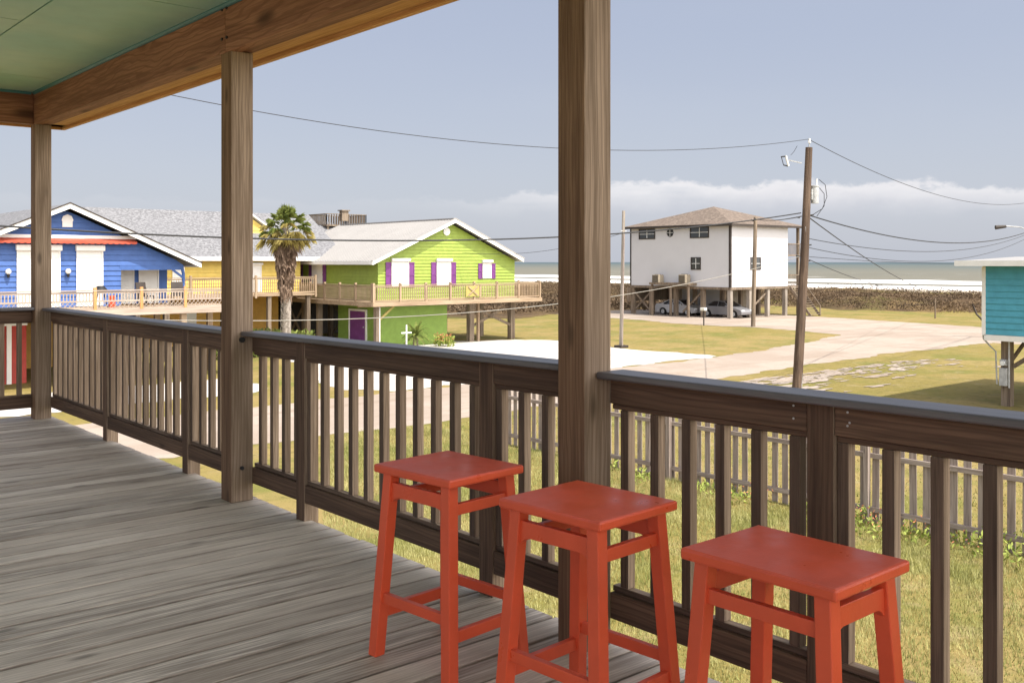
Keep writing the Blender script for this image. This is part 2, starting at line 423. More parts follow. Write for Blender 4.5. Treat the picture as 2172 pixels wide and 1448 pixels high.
def sheet(name, pts, z, mat, step=.9, jit=.28):
    step *= .5
    out = []
    for i, p in enumerate(pts):
        q = pts[(i+1) % len(pts)]; Lg = math.dist(p, q); n = max(1, min(260, int(Lg/step)))
        for kk in range(n):
            t = kk/n; x = p[0]+(q[0]-p[0])*t; y = p[1]+(q[1]-p[1])*t
            nxx, nyy = (q[1]-p[1])/Lg, -(q[0]-p[0])/Lg
            j = jit*(.7*noise2(x, y, .45)+random.uniform(-.45, .45)) if kk else 0
            out.append((x+nxx*j, y+nyy*j))
    mb = MB(); mb.add([(x, y, z) for x, y in out], [tuple(range(len(out)))]); o = mb.build(name, mat)
    return structure(o)
sheet('road', [(-60,24.6),(20,24.5),(30,25.2),(37,26.3),(50,27.0),(61,26.6),(61.5,-60),(75,-60),(75,33.5),(78,47.5),(79,62),(76,150),(66,150),(63,62),(61.5,41.5),(60,36.2),(51,33.6),(41,31.8),(20,31.0),(-60,31.0)], GZ+.006, 'sand_road')
sheet('parking_lot', [(21,31.2),(41.3,32.0),(41.0,38),(42.0,45),(40.6,47.2),(36,48.4),(24.5,46.8),(22,40),(20.0,35),(19.5,33)], GZ+.011, 'white_sand', .7, .35)
sheet('driveway', [(63.5,61.5),(61,52),(61.2,46.4),(62.2,42.0),(66.5,42.5),(70,52.4),(78,52.4),(78.5,63),(69,64),(64,66)], GZ+.015, 'sand_road', .8, .25)
sheet('sandy_lot', [(-30,34.2),(16.5,34.2),(18,36),(17.5,39.3),(-30,39.3)], GZ+.013, 'white_sand', .8, .3)
mb = MB(); rs = random.Random(3)
for i in range(260):
    t0 = rs.random()**1.3; cx = 31+t0*17+rs.gauss(0, 1.2); cy = 24.6-abs(rs.gauss(0, 1.5)); rx = rs.uniform(.08, .75)*(1.2-.6*t0); ry = rx*rs.uniform(.18, .42); n = 16; pts = []
    for k2 in range(n):
        t = 2*math.pi*k2/n; rr = 1+.35*math.sin(t*3+i)+.25*math.sin(t*5+2*i)+rs.uniform(-.16, .16)
        pts.append((cx+rx*rr*math.cos(t), cy+ry*rr*math.sin(t), GZ+.0162+.00004*i))
    mb.add(pts, [tuple(range(n))])
o = mb.build('sand_patches', 'sand_road'); structure(o)
# beach and sea
mb = MB(); mb.box(150, 232, -6000, 14000, -6.2, -6.1)
mb2 = MB(); mb2.add([(150,-6000,-4.0),(212,-6000,-5.05),(212,14000,-5.05),(150,14000,-4.0)], [(0,1,2,3)]); 
o = mb2.build('beach', 'beach'); o.location.z = .35; structure(o)
mb = MB(); mb.add([(196,-40000,-5.0),(50000,-40000,-5.0),(50000,45000,-5.0),(196,45000,-5.0)], [(0,1,2,3)])
structure(mb.build('sea', 'sea'))
# breaking wave crests as real low ridges
for (xc, amp) in ((246, .4), (318, .6)):
    mb = MB(); ns = 240; vs = []; fs = []
    for i in range(ns+1):
        y = -60+i*3.0; dx = 6*math.sin(i*.07+xc)+3*math.sin(i*.19); h = amp*(.55+.45*math.sin(i*.11+xc)*math.cos(i*.37))
        for u, zf in ((-5, 0), (-1.5, .7), (0, 1), (1.2, .75), (3.5, 0)): vs.append((xc+dx+u, y, -5.02+h*zf))
    for i in range(ns):
        for k2 in range(4): a = i*5+k2; fs.append((a, a+1, a+6, a+5))
    mb.add(vs, fs, True); structure(mb.build('breaking_wave', 'white'))

# ================================================================== PORCH
porch = thing('porch', (2.0, 4, 0), 'shaded wooden porch with grey plank deck, square posts and green ceiling', 'porch')
# deck boards: one mesh, boards along x
mb = MB(); p = .1455; i0 = int(-4.0/p)
for i in range(i0, int(9.75/p)+1):
    dz = random.uniform(-.0018, .0018); y0 = i*p+.004; x1 = 2.71+random.uniform(-.006, .006)
    mb.prism([(y0,-.028),(y0+p-.012,-.028),(y0+p-.012,-.004+dz),(y0+p-.016,dz),(y0+.004,dz),(y0,-.003+dz)], 0, -3.2, x1)
mb.build('deck_floor', 'deck', None).name = 'deck_floor'
bpy.data.objects['deck_floor'].parent = porch; bpy.data.objects['deck_floor'].location = (-2.0, -4, 0)
mb = MB()
mb.box(2.64, 2.68, -4, 9.72, -.27, -.030)
mb.box(-3.2, 2.63, 9.66, 9.70, -.27, -.030)
mb.build('rim_joist', 'post_y', porch)
mb = MB()
for i in range(9): mb.box(-3.2+.01, 2.62, -3.6+i*1.6, -3.56+i*1.6, -.25, -.032)
mb.build('joist', 'post_x', porch)
# support piles below
for yy in (9.55, 5.5, 1.5, -2.5):
    mb = MB().bar((2.50, yy, GZ-.1), (2.50, yy, -.27), .25, .25); mb.build('pile', 'stilt', porch)
    mb = MB().bar((-2.4, yy, GZ-.1), (-2.4, yy, -.27), .25, .25); mb.build('pile', 'stilt', porch)
# posts (near-inner corner at x 2.535)
POSTS = (9.58, 5.51, 2.56, -.6)
for k2, yy in enumerate(POSTS):
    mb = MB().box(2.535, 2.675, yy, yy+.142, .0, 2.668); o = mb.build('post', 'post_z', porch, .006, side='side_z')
for xx in (-1.2,):
    MB().box(xx, xx+.14, 9.58, 9.72, 0, 2.668).build('post', 'post_z', porch, .006)
# beam over the posts: two sawn planks end to end, outer soffit and fascia
jy = 5.585
mb = MB().box(2.53, 2.605, jy+.002, 9.70, 2.665, 2.948); mb.build('beam', 'beam_y', porch, .004)
mb = MB().box(2.53, 2.605, -3, jy-.002, 2.665, 2.948); mb.build('beam', 'beam_y', porch, .004)
mb = MB().box(2.607, 2.685, -3, 9.70, 2.674, 2.948); mb.build('beam', 'beam_y', porch, .004)
mb = MB().box(2.687, 2.835, -3, 9.86, 2.690, 2.705); mb.build('soffit', 'soffit_y', porch)
mb = MB().box(2.837, 2.875, -3, 9.88, 2.665, 2.93); mb.build('fascia', 'soffit_y', porch, .003)
mb = MB().box(-1.3, 2.528, 9.60, 9.70, 2.665, 2.948); mb.build('beam', 'beam_x', porch, .004)
mb = MB().box(-1.3, 2.835, 9.702, 9.84, 2.690, 2.705); mb.build('soffit', 'soffit_x', porch)
mb = MB().box(-1.3, 2.835, 9.842, 9.88, 2.665, 2.93); mb.build('fascia', 'soffit_x', porch, .003)
# ceiling sheets with open joints
mb = MB(); g = .006
for (x0, x1, ylist) in ((1.72, 2.528, [-3,-.26,2.76,5.78,8.80,9.598]), (.50, 1.72, [-3,.75,3.77,6.79,9.598]), (-.72, .50, [-3,-.26,2.76,5.78,8.80,9.598])):
    for a, b_ in zip(ylist[:-1], ylist[1:]): mb.box(x0+g, x1-g, a+g, b_-g, 2.950, 2.965)
mb.build('ceiling', 'ceiling', porch)
mb = MB().box(-1.3, 2.87, -3, 9.87, 2.975, 3.0); mb.build('roof_deck', 'dark', porch)
def quarter(axis, a, b_, cx, cz, s, r=.022):
    n = 6; pl = [(cx, cz)]+[(cx+s*r*math.cos(t*math.pi/2/n), cz-r*math.sin(t*math.pi/2/n)) for t in range(n+1)]
    return pl
mb = MB(); mb.prism(quarter(1, 0, 0, 2.529, 2.9495, -1), 1, -3, 9.575); mb.prism(quarter(0, 0, 0, 9.599, 2.9495, -1), 0, -.7, 2.505)
mb.build('ceiling_trim', 'ceiling_trim', porch)
# roof slab over the top (shades the deck)
mb = MB(); mb.prism([(-1.4, 3.004), (2.93, 3.004), (2.93, 3.03), (-1.4, 3.9)], 1, -3.1, 9.95); mb.build('roof', 'shingle_grey', porch)
# joint plate stains / bolts on the beam
mb = MB()
for dz in (.06, .235):
    for dy in (-.03, .035): mb.tube([(2.522, jy+dy, 2.69+dz), (2.531, jy+dy, 2.69+dz)], .009, 8)
mb.build('bolt', 'black', porch)
mb = MB(); mb.tube([(2.675,5.57,.99),(2.682,5.57,.99)], .02, 10)
mb.tube([(2.6,5.509,.96),(2.6,5.495,.96)], .017, 10); mb.tube([(2.6,5.509,.2),(2.6,5.499,.2)], .012, 10)
mb.build('bolt', 'black', porch)

# --- railing bays
def zt(y):   # top of cap rail, sagging a little from post to post
    for a, za, b_, zb in ((-4, 1.036, 2.2, 1.036), (2.2, 1.036, 2.56, 1.022), (2.70, 1.036, 3.9, 1.036), (3.9, 1.036, 5.51, 1.013), (5.51, 1.008, 9.7, 1.010)):
        if a <= y <= b_: return za+(zb-za)*(y-a)/(b_-a)
    return 1.03
NEWELS = [9.665-1.605-.0+0, 6.455, 4.85, 3.245, 1.63, .025, -1.58]
NEWELS = [8.06, 6.46, 4.866, 3.24, 1.63, .025, -1.58]
NW = .092
bal_mesh = None
def rail_y(y0, y1, first_newels):
    """one bay between posts, running along y"""
    za, zb = zt(y0+.01), zt(y1-.01)
    def ztl(y): return za+(zb-za)*(y-y0)/(y1-y0)
    cap = MB(); hx0, hx1 = 2.592, 2.735
    cap.add([(hx0,y0,za-.03),(hx1,y0,za-.03),(hx1,y1,zb-.03),(hx0,y1,zb-.03),(hx0,y0,za-.004),(hx1,y0,za-.004),(hx1,y1,zb-.004),(hx0,y1,zb-.004)],
            [(0,3,2,1),(4,5,6,7),(0,1,5,4),(1,2,6,5),(2,3,7,6),(3,0,4,7)])
    capo = cap.build('railing', 'cap', porch, .006)
    nw = [n for n in NEWELS if y0 < n < y1]
    for n in nw:
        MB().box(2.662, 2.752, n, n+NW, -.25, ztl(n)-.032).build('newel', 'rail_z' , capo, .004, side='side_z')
    # rail segments
    cuts = sorted([y0]+[c for n in nw for c in (n, n+NW)]+[y1])
    segs = [(cuts[i], cuts[i+1]) for i in range(0, len(cuts), 2)]
    for a, b_ in segs:
        if b_-a < .06: continue
        a += .0015; b_ -= .0015; t0, t1 = ztl(a)-.032, ztl(b_)-.032
        mb = MB(); mb.add([(2.666,a,t0-.094),(2.702,a,t0-.094),(2.702,b_,t1-.094),(2.666,b_,t1-.094),(2.666,a,t0),(2.702,a,t0),(2.702,b_,t1),(2.666,b_,t1)],
            [(0,3,2,1),(4,5,6,7),(0,1,5,4),(1,2,6,5),(2,3,7,6),(3,0,4,7)])
        mb.build('top_rail', 'rail_y', capo, .003)
        mb = MB(); mb.add([(2.678,a,t0-.115),(2.716,a,t0-.115),(2.716,b_,t1-.115),(2.678,b_,t1-.115),(2.678,a,t0-.096),(2.716,a,t0-.096),(2.716,b_,t1-.096),(2.678,b_,t1-.096)],
            [(0,3,2,1),(4,5,6,7),(0,1,5,4),(1,2,6,5),(2,3,7,6),(3,0,4,7)])
        mb.build('baluster_rail', 'rail_y', capo, .003)
        MB().box(2.666, 2.702, a, b_, .10, .198).build('bottom_rail', 'rail_y', capo, .003)
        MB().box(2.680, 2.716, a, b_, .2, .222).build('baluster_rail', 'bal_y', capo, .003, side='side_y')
    return capo, ztl, segs
def balusters(capo, ztl, ys):
    for y in ys:
        if ztl is None: continue
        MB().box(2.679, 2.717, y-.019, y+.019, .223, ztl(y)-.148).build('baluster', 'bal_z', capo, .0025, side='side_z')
bays = [(5.652+.002, 9.578), (2.702+.002, 5.508), (-.456, 2.558), (-4.0, -.602)]
caps = []
for (a, b_) in bays: caps.append(rail_y(a, b_, None))
bal_all = []
for lo, hi in ((8.152, 9.57), (6.552, 8.06), (4.958, 6.46), (3.332, 4.866), (1.722, 3.24), (.117, 1.63), (-1.49, .025), (-4, -1.58)):
    y = hi-.021
    while y > lo+.012: bal_all.append(y); y -= .1443
for (capo, ztl, segs), (a, b_) in zip(caps, bays):
    ys_ = [y for y in bal_all if a+.02 < y < b_-.01]
    for y in ys_:
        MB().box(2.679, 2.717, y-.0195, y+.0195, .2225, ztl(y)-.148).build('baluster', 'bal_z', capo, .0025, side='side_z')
# far end rail along x
capo = MB().box(-3.2, 2.533, 9.585, 9.735, .985, 1.013).build('railing', 'cap_x', porch, .006)
far_n = [.93, -.675, -2.28]; cuts = [2.533]
for n in far_n:
    MB().box(n, n+NW, 9.662, 9.752, -.25, .983).build('newel', 'rail_z', capo, .004)
cx = [-3.2, -2.28, -2.188, -.675, -.583, .93, 1.022, 2.533]
for i in range(0, 8, 2):
    a, b_ = cx[i]+.0015, cx[i+1]-.0015
    MB().box(a, b_, 9.666, 9.702, .889, .983).build('top_rail', 'rail_x', capo, .003)
    MB().box(a, b_, 9.678, 9.716, .868, .887).build('baluster_rail', 'rail_x', capo, .003)
    MB().box(a, b_, 9.666, 9.702, .10, .198).build('bottom_rail', 'rail_x', capo, .003)
    MB().box(a, b_, 9.680, 9.716, .2, .222).build('baluster_rail', 'bal_x', capo, .003)
    x = b_-.10
    while x > max(a+.02, -1.2):
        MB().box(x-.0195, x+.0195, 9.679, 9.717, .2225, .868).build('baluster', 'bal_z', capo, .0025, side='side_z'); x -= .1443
# screw heads on the rail board right of the newel
mb = MB()
for (y, z) in ((1.585,.975),(1.578,.945),(1.585,.935),(1.77,.975),(1.77,.935)):
    mb.tube([(2.6640, y, z), (2.6665, y, z)], .0035, 8)
mb.build('screw', 'grey_metal', porch)

# ================================================================== STOOLS
def stool_mesh(name, hx, hy, s, arch_y, root):
    """arch_y: arched upper rails run along y (otherwise along x)"""
    seat = MB(); th = .030; seat.box(-hx, hx, -hy, hy, s-th, s); seat.build('seat', 'red', root, .007)
    tx, ty = hx-.045, hy-.050; bx, by = hx-.008, hy-.008; zt_ = s-th-.0005; lw = .043
    def at(z, sx, sy):
        f = (zt_-z)/zt_; return Vector((sx*(tx+(bx-tx)*f), sy*(ty+(by-ty)*f), z))
    for sx in (-1, 1):
        for sy in (-1, 1):
            p0, p1 = at(0, sx, sy), at(zt_, sx, sy); h = lw/2; mb = MB()
            vs = [(p.x+a*h, p.y+b_*h, p.z) for p in (p0, p1) for a, b_ in ((-1,-1),(1,-1),(1,1),(-1,1))]
            mb.add(vs, [(0,3,2,1),(4,5,6,7),(0,1,5,4),(1,2,6,5),(2,3,7,6),(3,0,4,7)]); mb.build('leg', 'red', root, .003)
    def rail(z, h, along_y, side, name, arched=False, t=.022):
        a = at(z, side if along_y else -1, -1 if along_y else side); c = at(z, side if along_y else 1, 1 if along_y else side)
        lo = (a.y if along_y else a.x)+lw/2-.003; hi = (c.y if along_y else c.x)-lw/2+.003; cc = a.x if along_y else a.y
        n = 14; up = []; dn = []
        for i in range(n+1):
            u = i/n; q = abs(2*u-1); y = lo+(hi-lo)*u; d = h/2+(.022*max(0, (q-.72)/.28)**2 if arched else 0)
            up.append((y, z+h/2)); dn.append((y, z-d))
        mb = MB(); poly = dn+up[::-1]
        mb.prism(poly, 0 if along_y else 1, cc-t/2, cc+t/2); mb.build(name, 'red', root, .002)
    for side in (-1, 1):
        rail(s-th-.058, .050, arch_y, side, 'apron_rail', True)
        rail(s-th-.085, .038, not arch_y, side, 'side_rail')
        rail(.212, .036, arch_y, side, 'stretcher'); rail(.155, .040, not arch_y, side, 'stretcher')
STL = [((2.149, 2.865), 5.5, .182, .204, True, 'red square-topped stool farthest along the railing, left of the other two'),
       ((2.158, 2.165), 4.0, .184, .206, True, 'red stool standing in front of the thick nearest porch post, between the other two'),
       ((2.145, 1.427), .6, .170, .221, False, 'red stool nearest the viewer, with a wider oblong seat, its legs cut by the frame')]
for (c, rz, hx, hy, ay, lab) in STL:
    t = thing('bar_stool', (0, 0, 0), lab, 'stool', 'red wooden bar stools along the porch railing')
    stool_mesh('bar_stool', hx, hy, .69, ay, t)
    t.location = (c[0], c[1], .0015); t.rotation_euler = (0, 0, R(rz))

# ================================================================== HOUSES
def siding_y(mb, y, z0, z1, xa, xb, pitch=.17, lip=.022, sgn=-1):
    """clapboards on a wall of normal -y; xa(z), xb(z) give the edges"""
    fa = xa if callable(xa) else (lambda z: xa); fb = xb if callable(xb) else (lambda z: xb)
    pitch *= 1.25; lip = .04; n = max(1, round((z1-z0)/pitch)); p = (z1-z0)/n
    for i in range(n):
        a, b_ = z0+i*p, z0+(i+1)*p
        mb.add([(fa(a),y-lip,a),(fb(a),y-lip,a),(fb(b_),y-.002,b_),(fa(b_),y-.002,b_),(fa(a),y,a),(fb(a),y,a)], [(0,1,2,3),(4,5,1,0)])
def siding_x(mb, x, z0, z1, ya, yb, pitch=.17, lip=.022):
    pitch *= 1.25; lip = .04; n = max(1, round((z1-z0)/pitch)); p = (z1-z0)/n
    for i in range(n):
        a, b_ = z0+i*p, z0+(i+1)*p
        mb.add([(x-lip,ya,a),(x-lip,yb,a),(x-.002,yb,b_),(x-.002,ya,b_),(x,ya,a),(x,yb,a)], [(0,3,2,1),(4,0,1,5)])
def railing_far(parent, name, p0, p1, z0, z1, mat_post='deck_far_z', mat='deck_far_x', posts=None, step=.13, lattice=None, post_w=.11):
    """deck railing in one piece; its posts are sub-parts"""
    p0 = Vector((*p0, 0)); p1 = Vector((*p1, 0)); Lg = (p1-p0).length; d = (p1-p0)/Lg
    mb = MB(); up = Vector((0,0,1))
    mb.bar(p0+up*(z1-.02), p1+up*(z1-.02), .12, .04); mb.bar(p0+up*(z1-.10), p1+up*(z1-.10), .04, .07)
    zb = z0+.08 if lattice is None else lattice
    mb.bar(p0+up*zb, p1+up*zb, .04, .06)
    n = int(Lg/step)
    for i in range(1, n): q = p0+d*(i*Lg/n); mb.bar(q+up*(zb+.03), q+up*(z1-.13), .036, .036, up=(d.x, d.y, 0))
    if lattice is not None:
        h = lattice-z0-.03; mb.bar(p0+up*z0, p1+up*z0, .04, .08)
        nn = int(Lg/.17)
        for i in range(nn):
            q = p0+d*(i*Lg/nn)
            for s_, o_ in ((1, -.012), (-1, .012)):
                a = q+Vector((-d.y, d.x, 0))*o_
                e = a+d*h*.9*s_
                tt = (e-p0).dot(d)
                if 0 < tt < Lg: mb.bar(a+up*(z0+.03), e+up*(z0+.03+h), .012, .05, up=(-d.y, d.x, 0))
    r = mb.build(name, mat, parent)
    k_ = posts if posts is not None else [i*Lg/max(1, round(Lg/1.8)) for i in range(max(1, round(Lg/1.8))+1)]
    for s_ in k_:
        q = p0+d*s_; MB().bar(q+up*(z0-.22), q+up*(z1+.10), post_w, post_w, up=(d.x, d.y, 0)).build('railing_post', mat_post, r)
    return r

def roof_pair(root, xr, zr, xe0, ze0, xe1, ze1, y0, y1, mat, thick=.10, fascia='white', fh=.20, drip='dark'):
    """gable roof, ridge along y at xr"""
    r = MB()
    r.prism([(xe0, ze0), (xr, zr), (xr, zr+thick), (xe0, ze0+thick)], 1, y0+.05, y1-.05)
    r.prism([(xr+.0005, zr), (xe1, ze1), (xe1, ze1+thick), (xr+.0005, zr+thick)], 1, y0+.05, y1-.05)
    ro = r.build('roof', mat, root)
    f = MB()
    for ya, yb in ((y0-.0, y0+.045), (y1-.045, y1)):
        f.prism([(xe0-.02, ze0-fh+thick), (xr, zr-fh+thick), (xr, zr+thick+.004), (xe0-.02, ze0+thick+.004)], 1, ya, yb)
        f.prism([(xr+.0005, zr-fh+thick), (xe1+.02, ze1-fh+thick), (xe1+.02, ze1+thick+.004), (xr+.0005, zr+thick+.004)], 1, ya, yb)
    f.box(xe0-.05, xe0-.003, y0+.05, y1-.05, ze0-fh+thick+.02, ze0+thick-.01); f.box(xe1+.003, xe1+.05, y0+.05, y1-.05, ze1-fh+thick+.02, ze1+thick-.01)
    f.build('fascia', fascia, ro)
    for ya, yb in ((y0-.03, y0+.049), (y1-.049, y1+.03)):
        g = MB(); g.prism([(xe0-.06, ze0+thick-.012), (xr, zr+thick+.006), (xr, zr+thick+.055), (xe0-.06, ze0+thick+.036)], 1, ya, yb)
        g.prism([(xr+.0005, zr+thick+.006), (xe1+.06, ze1+thick-.012), (xe1+.06, ze1+thick+.036), (xr+.0005, zr+thick+.055)], 1, ya, yb)
        g.build('drip_edge', drip, ro)
    return ro

def window_y(root, x0, x1, z0, z1, y, frame='white', cross=True, name='window', t=.05):
    f = MB(); w_ = .07
    f.box(x0, x1, y-t, y+.02, z0, z0+w_); f.box(x0, x1, y-t, y+.02, z1-w_, z1)
    f.box(x0, x0+w_, y-t, y+.02, z0+w_, z1-w_); f.box(x1-w_, x1, y-t, y+.02, z0+w_, z1-w_)
    o = f.build(name, frame, root)
    MB().box(x0+w_, x1-w_, y-.012, y+.01, z0+w_, z1-w_).build('pane', 'glass', o)
    if cross:
        c = MB(); cx, cz = (x0+x1)/2, (z0+z1)/2
        c.box(cx-.02, cx+.02, y-.03, y-.013, z0+w_, z1-w_); c.box(x0+w_, cx-.021, y-.03, y-.013, cz-.02, cz+.02); c.box(cx+.021, x1-w_, y-.03, y-.013, cz-.02, cz+.02)
        c.build('glazing_bar', 'white', o)
    return o
def window_x(root, y0, y1, z0, z1, x, frame='dark', cross=True, t=.05):
    f = MB(); w_ = .08
    f.box(x-t, x+.02, y0, y1, z0, z0+w_); f.box(x-t, x+.02, y0, y1, z1-w_, z1)
    f.box(x-t, x+.02, y0, y0+w_, z0+w_, z1-w_); f.box(x-t, x+.02, y1-w_, y1, z0+w_, z1-w_)
    o = f.build('window', frame, root)
    MB().box(x-.012, x+.01, y0+w_, y1-w_, z0+w_, z1-w_).build('pane', 'glass', o)
    if cross:
        c = MB(); cy, cz = (y0+y1)/2, (z0+z1)/2
        c.box(x-.03, x-.013, cy-.025, cy+.025, z0+w_, z1-w_); c.box(x-.03, x-.013, y0+w_, cy-.026, cz-.02, cz+.02); c.box(x-.03, x-.013, cy+.026, y1-w_, cz-.02, cz+.02)
        c.build('glazing_bar', 'white', o)
    return o
def louvre_y(root, x0, x1, z0, z1, y, mat='purple', name='shutter'):
    mb = MB(); w_ = .045; mb.box(x0, x1, y-.04, y-.024, z0, z1)
    for a, b_ in ((z0, z0+.09), (z1-.09, z1), ((z0+z1)/2-.045, (z0+z1)/2+.045)): mb.box(x0, x1, y-.06, y-.041, a, b_)
    mb.box(x0, x0+w_, y-.057, y-.041, z0+.09, z1-.09); mb.box(x1-w_, x1, y-.057, y-.041, z0+.09, z1-.09)
    return mb.build(name, mat, root)
def louvre_x(root, y0, y1, z0, z1, x, mat='purple'):
    mb = MB(); mb.box(x-.04, x-.024, y0, y1, z0, z1)
    for a, b_ in ((z0, z0+.09), (z1-.09, z1), ((z0+z1)/2-.045, (z0+z1)/2+.045)): mb.box(x-.06, x-.041, y0, y1, a, b_)
    return mb.build('shutter', mat, root)
def rollup_y(root, x0, x1, z0, z1, y, box=.2, name='roller_shutter'):
    mb = MB(); n = max(4, int((z1-z0-box)/.055)); p = (z1-z0-box)/n
    for i in range(n): a = z0+i*p; mb.add([(x0+.04,y-.055,a),(x1-.04,y-.055,a),(x1-.04,y-.045,a+p*.93),(x0+.04,y-.045,a+p*.93),(x1-.04,y-.035,a+p),(x0+.04,y-.035,a+p)], [(0,1,2,3),(3,2,4,5)])
    mb.box(x0, x0+.05, y-.075, y-.02, z0, z1-box); mb.box(x1-.05, x1, y-.075, y-.02, z0, z1-box)
    o = mb.build(name, 'shutter', root)
    MB().prism([(y-.20, z1-box+.03), (y-.17, z1-box), (y-.02, z1-box), (y-.02, z1), (y-.17, z1), (y-.20, z1-.03)], 0, x0-.04, x1+.04).build('shutter_box', 'white', o)
    return o
def rollup_x(root, y0, y1, z0, z1, x, box=.2):
    mb = MB(); mb.box(x-.06, x-.02, y0, y1, z0, z1-box); o = mb.build('roller_shutter', 'shutter', root)
    MB().box(x-.19, x-.02, y0-.04, y1+.04, z1-box, z1).build('shutter_box', 'white', o); return o
def xbrace(root, p0, p1, z0, z1, w_=.09, mat='stilt'):
    p0 = Vector((*p0, 0)); p1 = Vector((*p1, 0)); u = Vector((0,0,1)); d = (p1-p0).normalized(); nn = Vector((-d.y, d.x, 0))*.10
    MB().bar(p0+nn+u*z0, p1+nn+u*z1, .05, .16).build('brace', mat, root); MB().bar(p0-nn+u*z1, p1-nn+u*z0, .05, .16).build('brace', mat, root)
def pile(root, x, y, z1, w_=.28, mat='stilt', round_=False):
    mb = MB()
    if round_: mb.tube([(x,y,GZ-.2),(x,y,z1)], w_/2*1.05, 12, w_/2*.92)
    else: mb.bar((x,y,GZ-.2),(x,y,z1), w_, w_)
    return mb.build('stilt', mat, root)

# ---------------------------------------------------------------- blue house
B = thing('blue_house', (12.5, 46, GZ), 'bright blue clapboard beach house with white roller shutters, red awning and raised deck', 'house')
fl = -.42; slope = .44; xr, zr = 12.5, 3.70
def roofz(x): return zr-.14-abs(x-xr)*slope
mb = MB(); yw = 42.8
siding_y(mb, yw, fl, 1.28, 7.8, 14.72)
def gx(side):
    return (lambda z: xr+side*min(4.95 if side > 0 else 4.7, max(.0, (zr-.16-z)/slope)))
siding_y(mb, yw, 1.28, zr-.2, gx(-1), gx(1))
siding_y(mb, yw+1.5, fl, 1.30, 14.72, 17.3)
mb.box(7.8, 14.70, yw+.003, 54, fl, 1.28)
mb.box(14.70, 17.28, yw+1.503, 54, fl, 1.28)
mb.prism([(xr-4.9, 1.28), (xr+4.9, 1.28), (xr, zr-.22)], 1, yw+.003, 54)
mb.build('wall', 'blue', B)
MB().box(14.70, 17.4, yw+.06, yw+1.48, 1.24, 1.275).build('porch_ceiling', 'blue_dark', B)
MB().box(14.66, 17.45, yw-.03, yw+.05, 1.08, 1.279).build('lintel', 'blue', B)
roof = roof_pair(B, xr, zr, 7.0, zr-5.5*slope, 18.0, zr-5.5*slope, 42.2, 54.5, 'shingle_grey')
mb = MB()
mb.tube([(17.45, yw, fl), (17.45, yw, .9), (17.40, yw, 1.1)], .07, 8); mb.bar((17.42,yw,.75),(16.95,yw,1.1), .07, .09)
mb.build('porch_post', 'blue', B)
for x0, x1 in ((8.4, 9.6), (10.63, 12.27), (12.90, 13.97)): rollup_y(B, x0, x1, fl+.02, 2.13, yw-.01, .25)
for x0, x1 in ((15.22, 15.80), (16.0, 16.9)): rollup_y(B, x0, x1, fl+.02, 1.18, yw+1.49, .08)
mb = MB()
for q in range(28):
    x0 = 8.4+q*.245; mb.add([(x0,yw-.03,2.42),(x0+.245,yw-.03,2.42),(x0+.245,yw-.42,2.28),(x0,yw-.42,2.28),(x0+.245,yw-.43,2.20),(x0+.16,yw-.43,2.17),(x0+.08,yw-.43,2.17),(x0,yw-.43,2.20)], [(0,1,2,3),(3,2,4,5,6,7)])
mb.build('awning', 'awning', B)
MB().prism([(yw-.10,2.39),(yw-.02,2.39),(yw-.02,2.53),(yw-.10,2.53)], 0, 8.3, 15.35).build('awning_rail', 'white', B)
mb = MB(); n = 12
mb.tube([(12.55,yw-.03,3.15),(12.55,yw-.07,3.15)], .23, 8); mb.box(12.35,12.75,yw-.065,yw-.03,2.86,3.1); mb.build('vent', 'white', B)
for x in (10.3, 12.55):
    l = MB(); l.tube([(x,yw-.03,.88),(x,yw-.16,.95)], .03, 8); l.tube([(x,yw-.16,.80),(x,yw-.16,.95)], .035, 8, .07); o = l.build('wall_lamp', 'black', B)
    g2 = MB(); pts = [(x,yw-.16,.95+.02*q) for q in range(9)]
    for q in range(8): r0 = .11*math.sqrt(max(.05, 1-((q-3.5)/4.3)**2)); g2.tube([(x,yw-.16,.95+.025*q),(x,yw-.16,.95+.025*(q+1))], r0, 12)
    g2.build('globe', 'shutter', o)
mb = MB()
for i in range(24): mb.box(5.0+.0, 19.0, 39.8+i*.14, 39.8+i*.14+.134, fl-.05, fl-.012)
mb.build('deck', 'deck_far_x', B)
mb = MB(); mb.box(5, 19, 39.72, 39.78, fl-.26, fl-.02); mb.box(5, 19, 41.3, 41.4, fl-.32, fl-.06); mb.build('deck_joist', 'pale_x', B)
railing_far(B, 'deck_railing', (5.5, 39.8), (18.9, 39.8), fl+.02, .33, 'soffit_z', 'pale_x', posts=[i*1.8 for i in range(8)], step=.12, lattice=-.10)
for x in (5.7, 9.1, 12.7, 16.3, 18.7):
    pile(B, x, 40.0, fl-.27, .22, 'deck_far_z')
    pile(B, x, 42.9, fl-.02, .22, 'deck_far_z')
    pile(B, x, 48, fl-.02, .25)
siding_y(mb := MB(), 43.2, GZ, fl-.1, 7.8, 11.1); mb.box(7.8, 11.1, 43.203, 52, GZ, fl-.1)
mb.build('lower_wall', 'red_wall', B)
mb = MB(); mb.box(8.2, 9.6, 43.10, 43.17, -2.0, -.9); mb.build('lower_window', 'glass', B)
mb = MB(); mb.box(9.55, 9.70, 43.08, 43.17, GZ, -.6); mb.box(10.35, 10.52, 43.06, 43.17, GZ, -.55); mb.box(8.0, 11.1, 43.05, 43.09, -1.12, -.98); mb.build('lower_trim', 'shutter', B)
MB().box(11.2, 17.0, 49.0, 49.2, GZ, fl-.1).build('lower_wall', 'orange_wall', B)
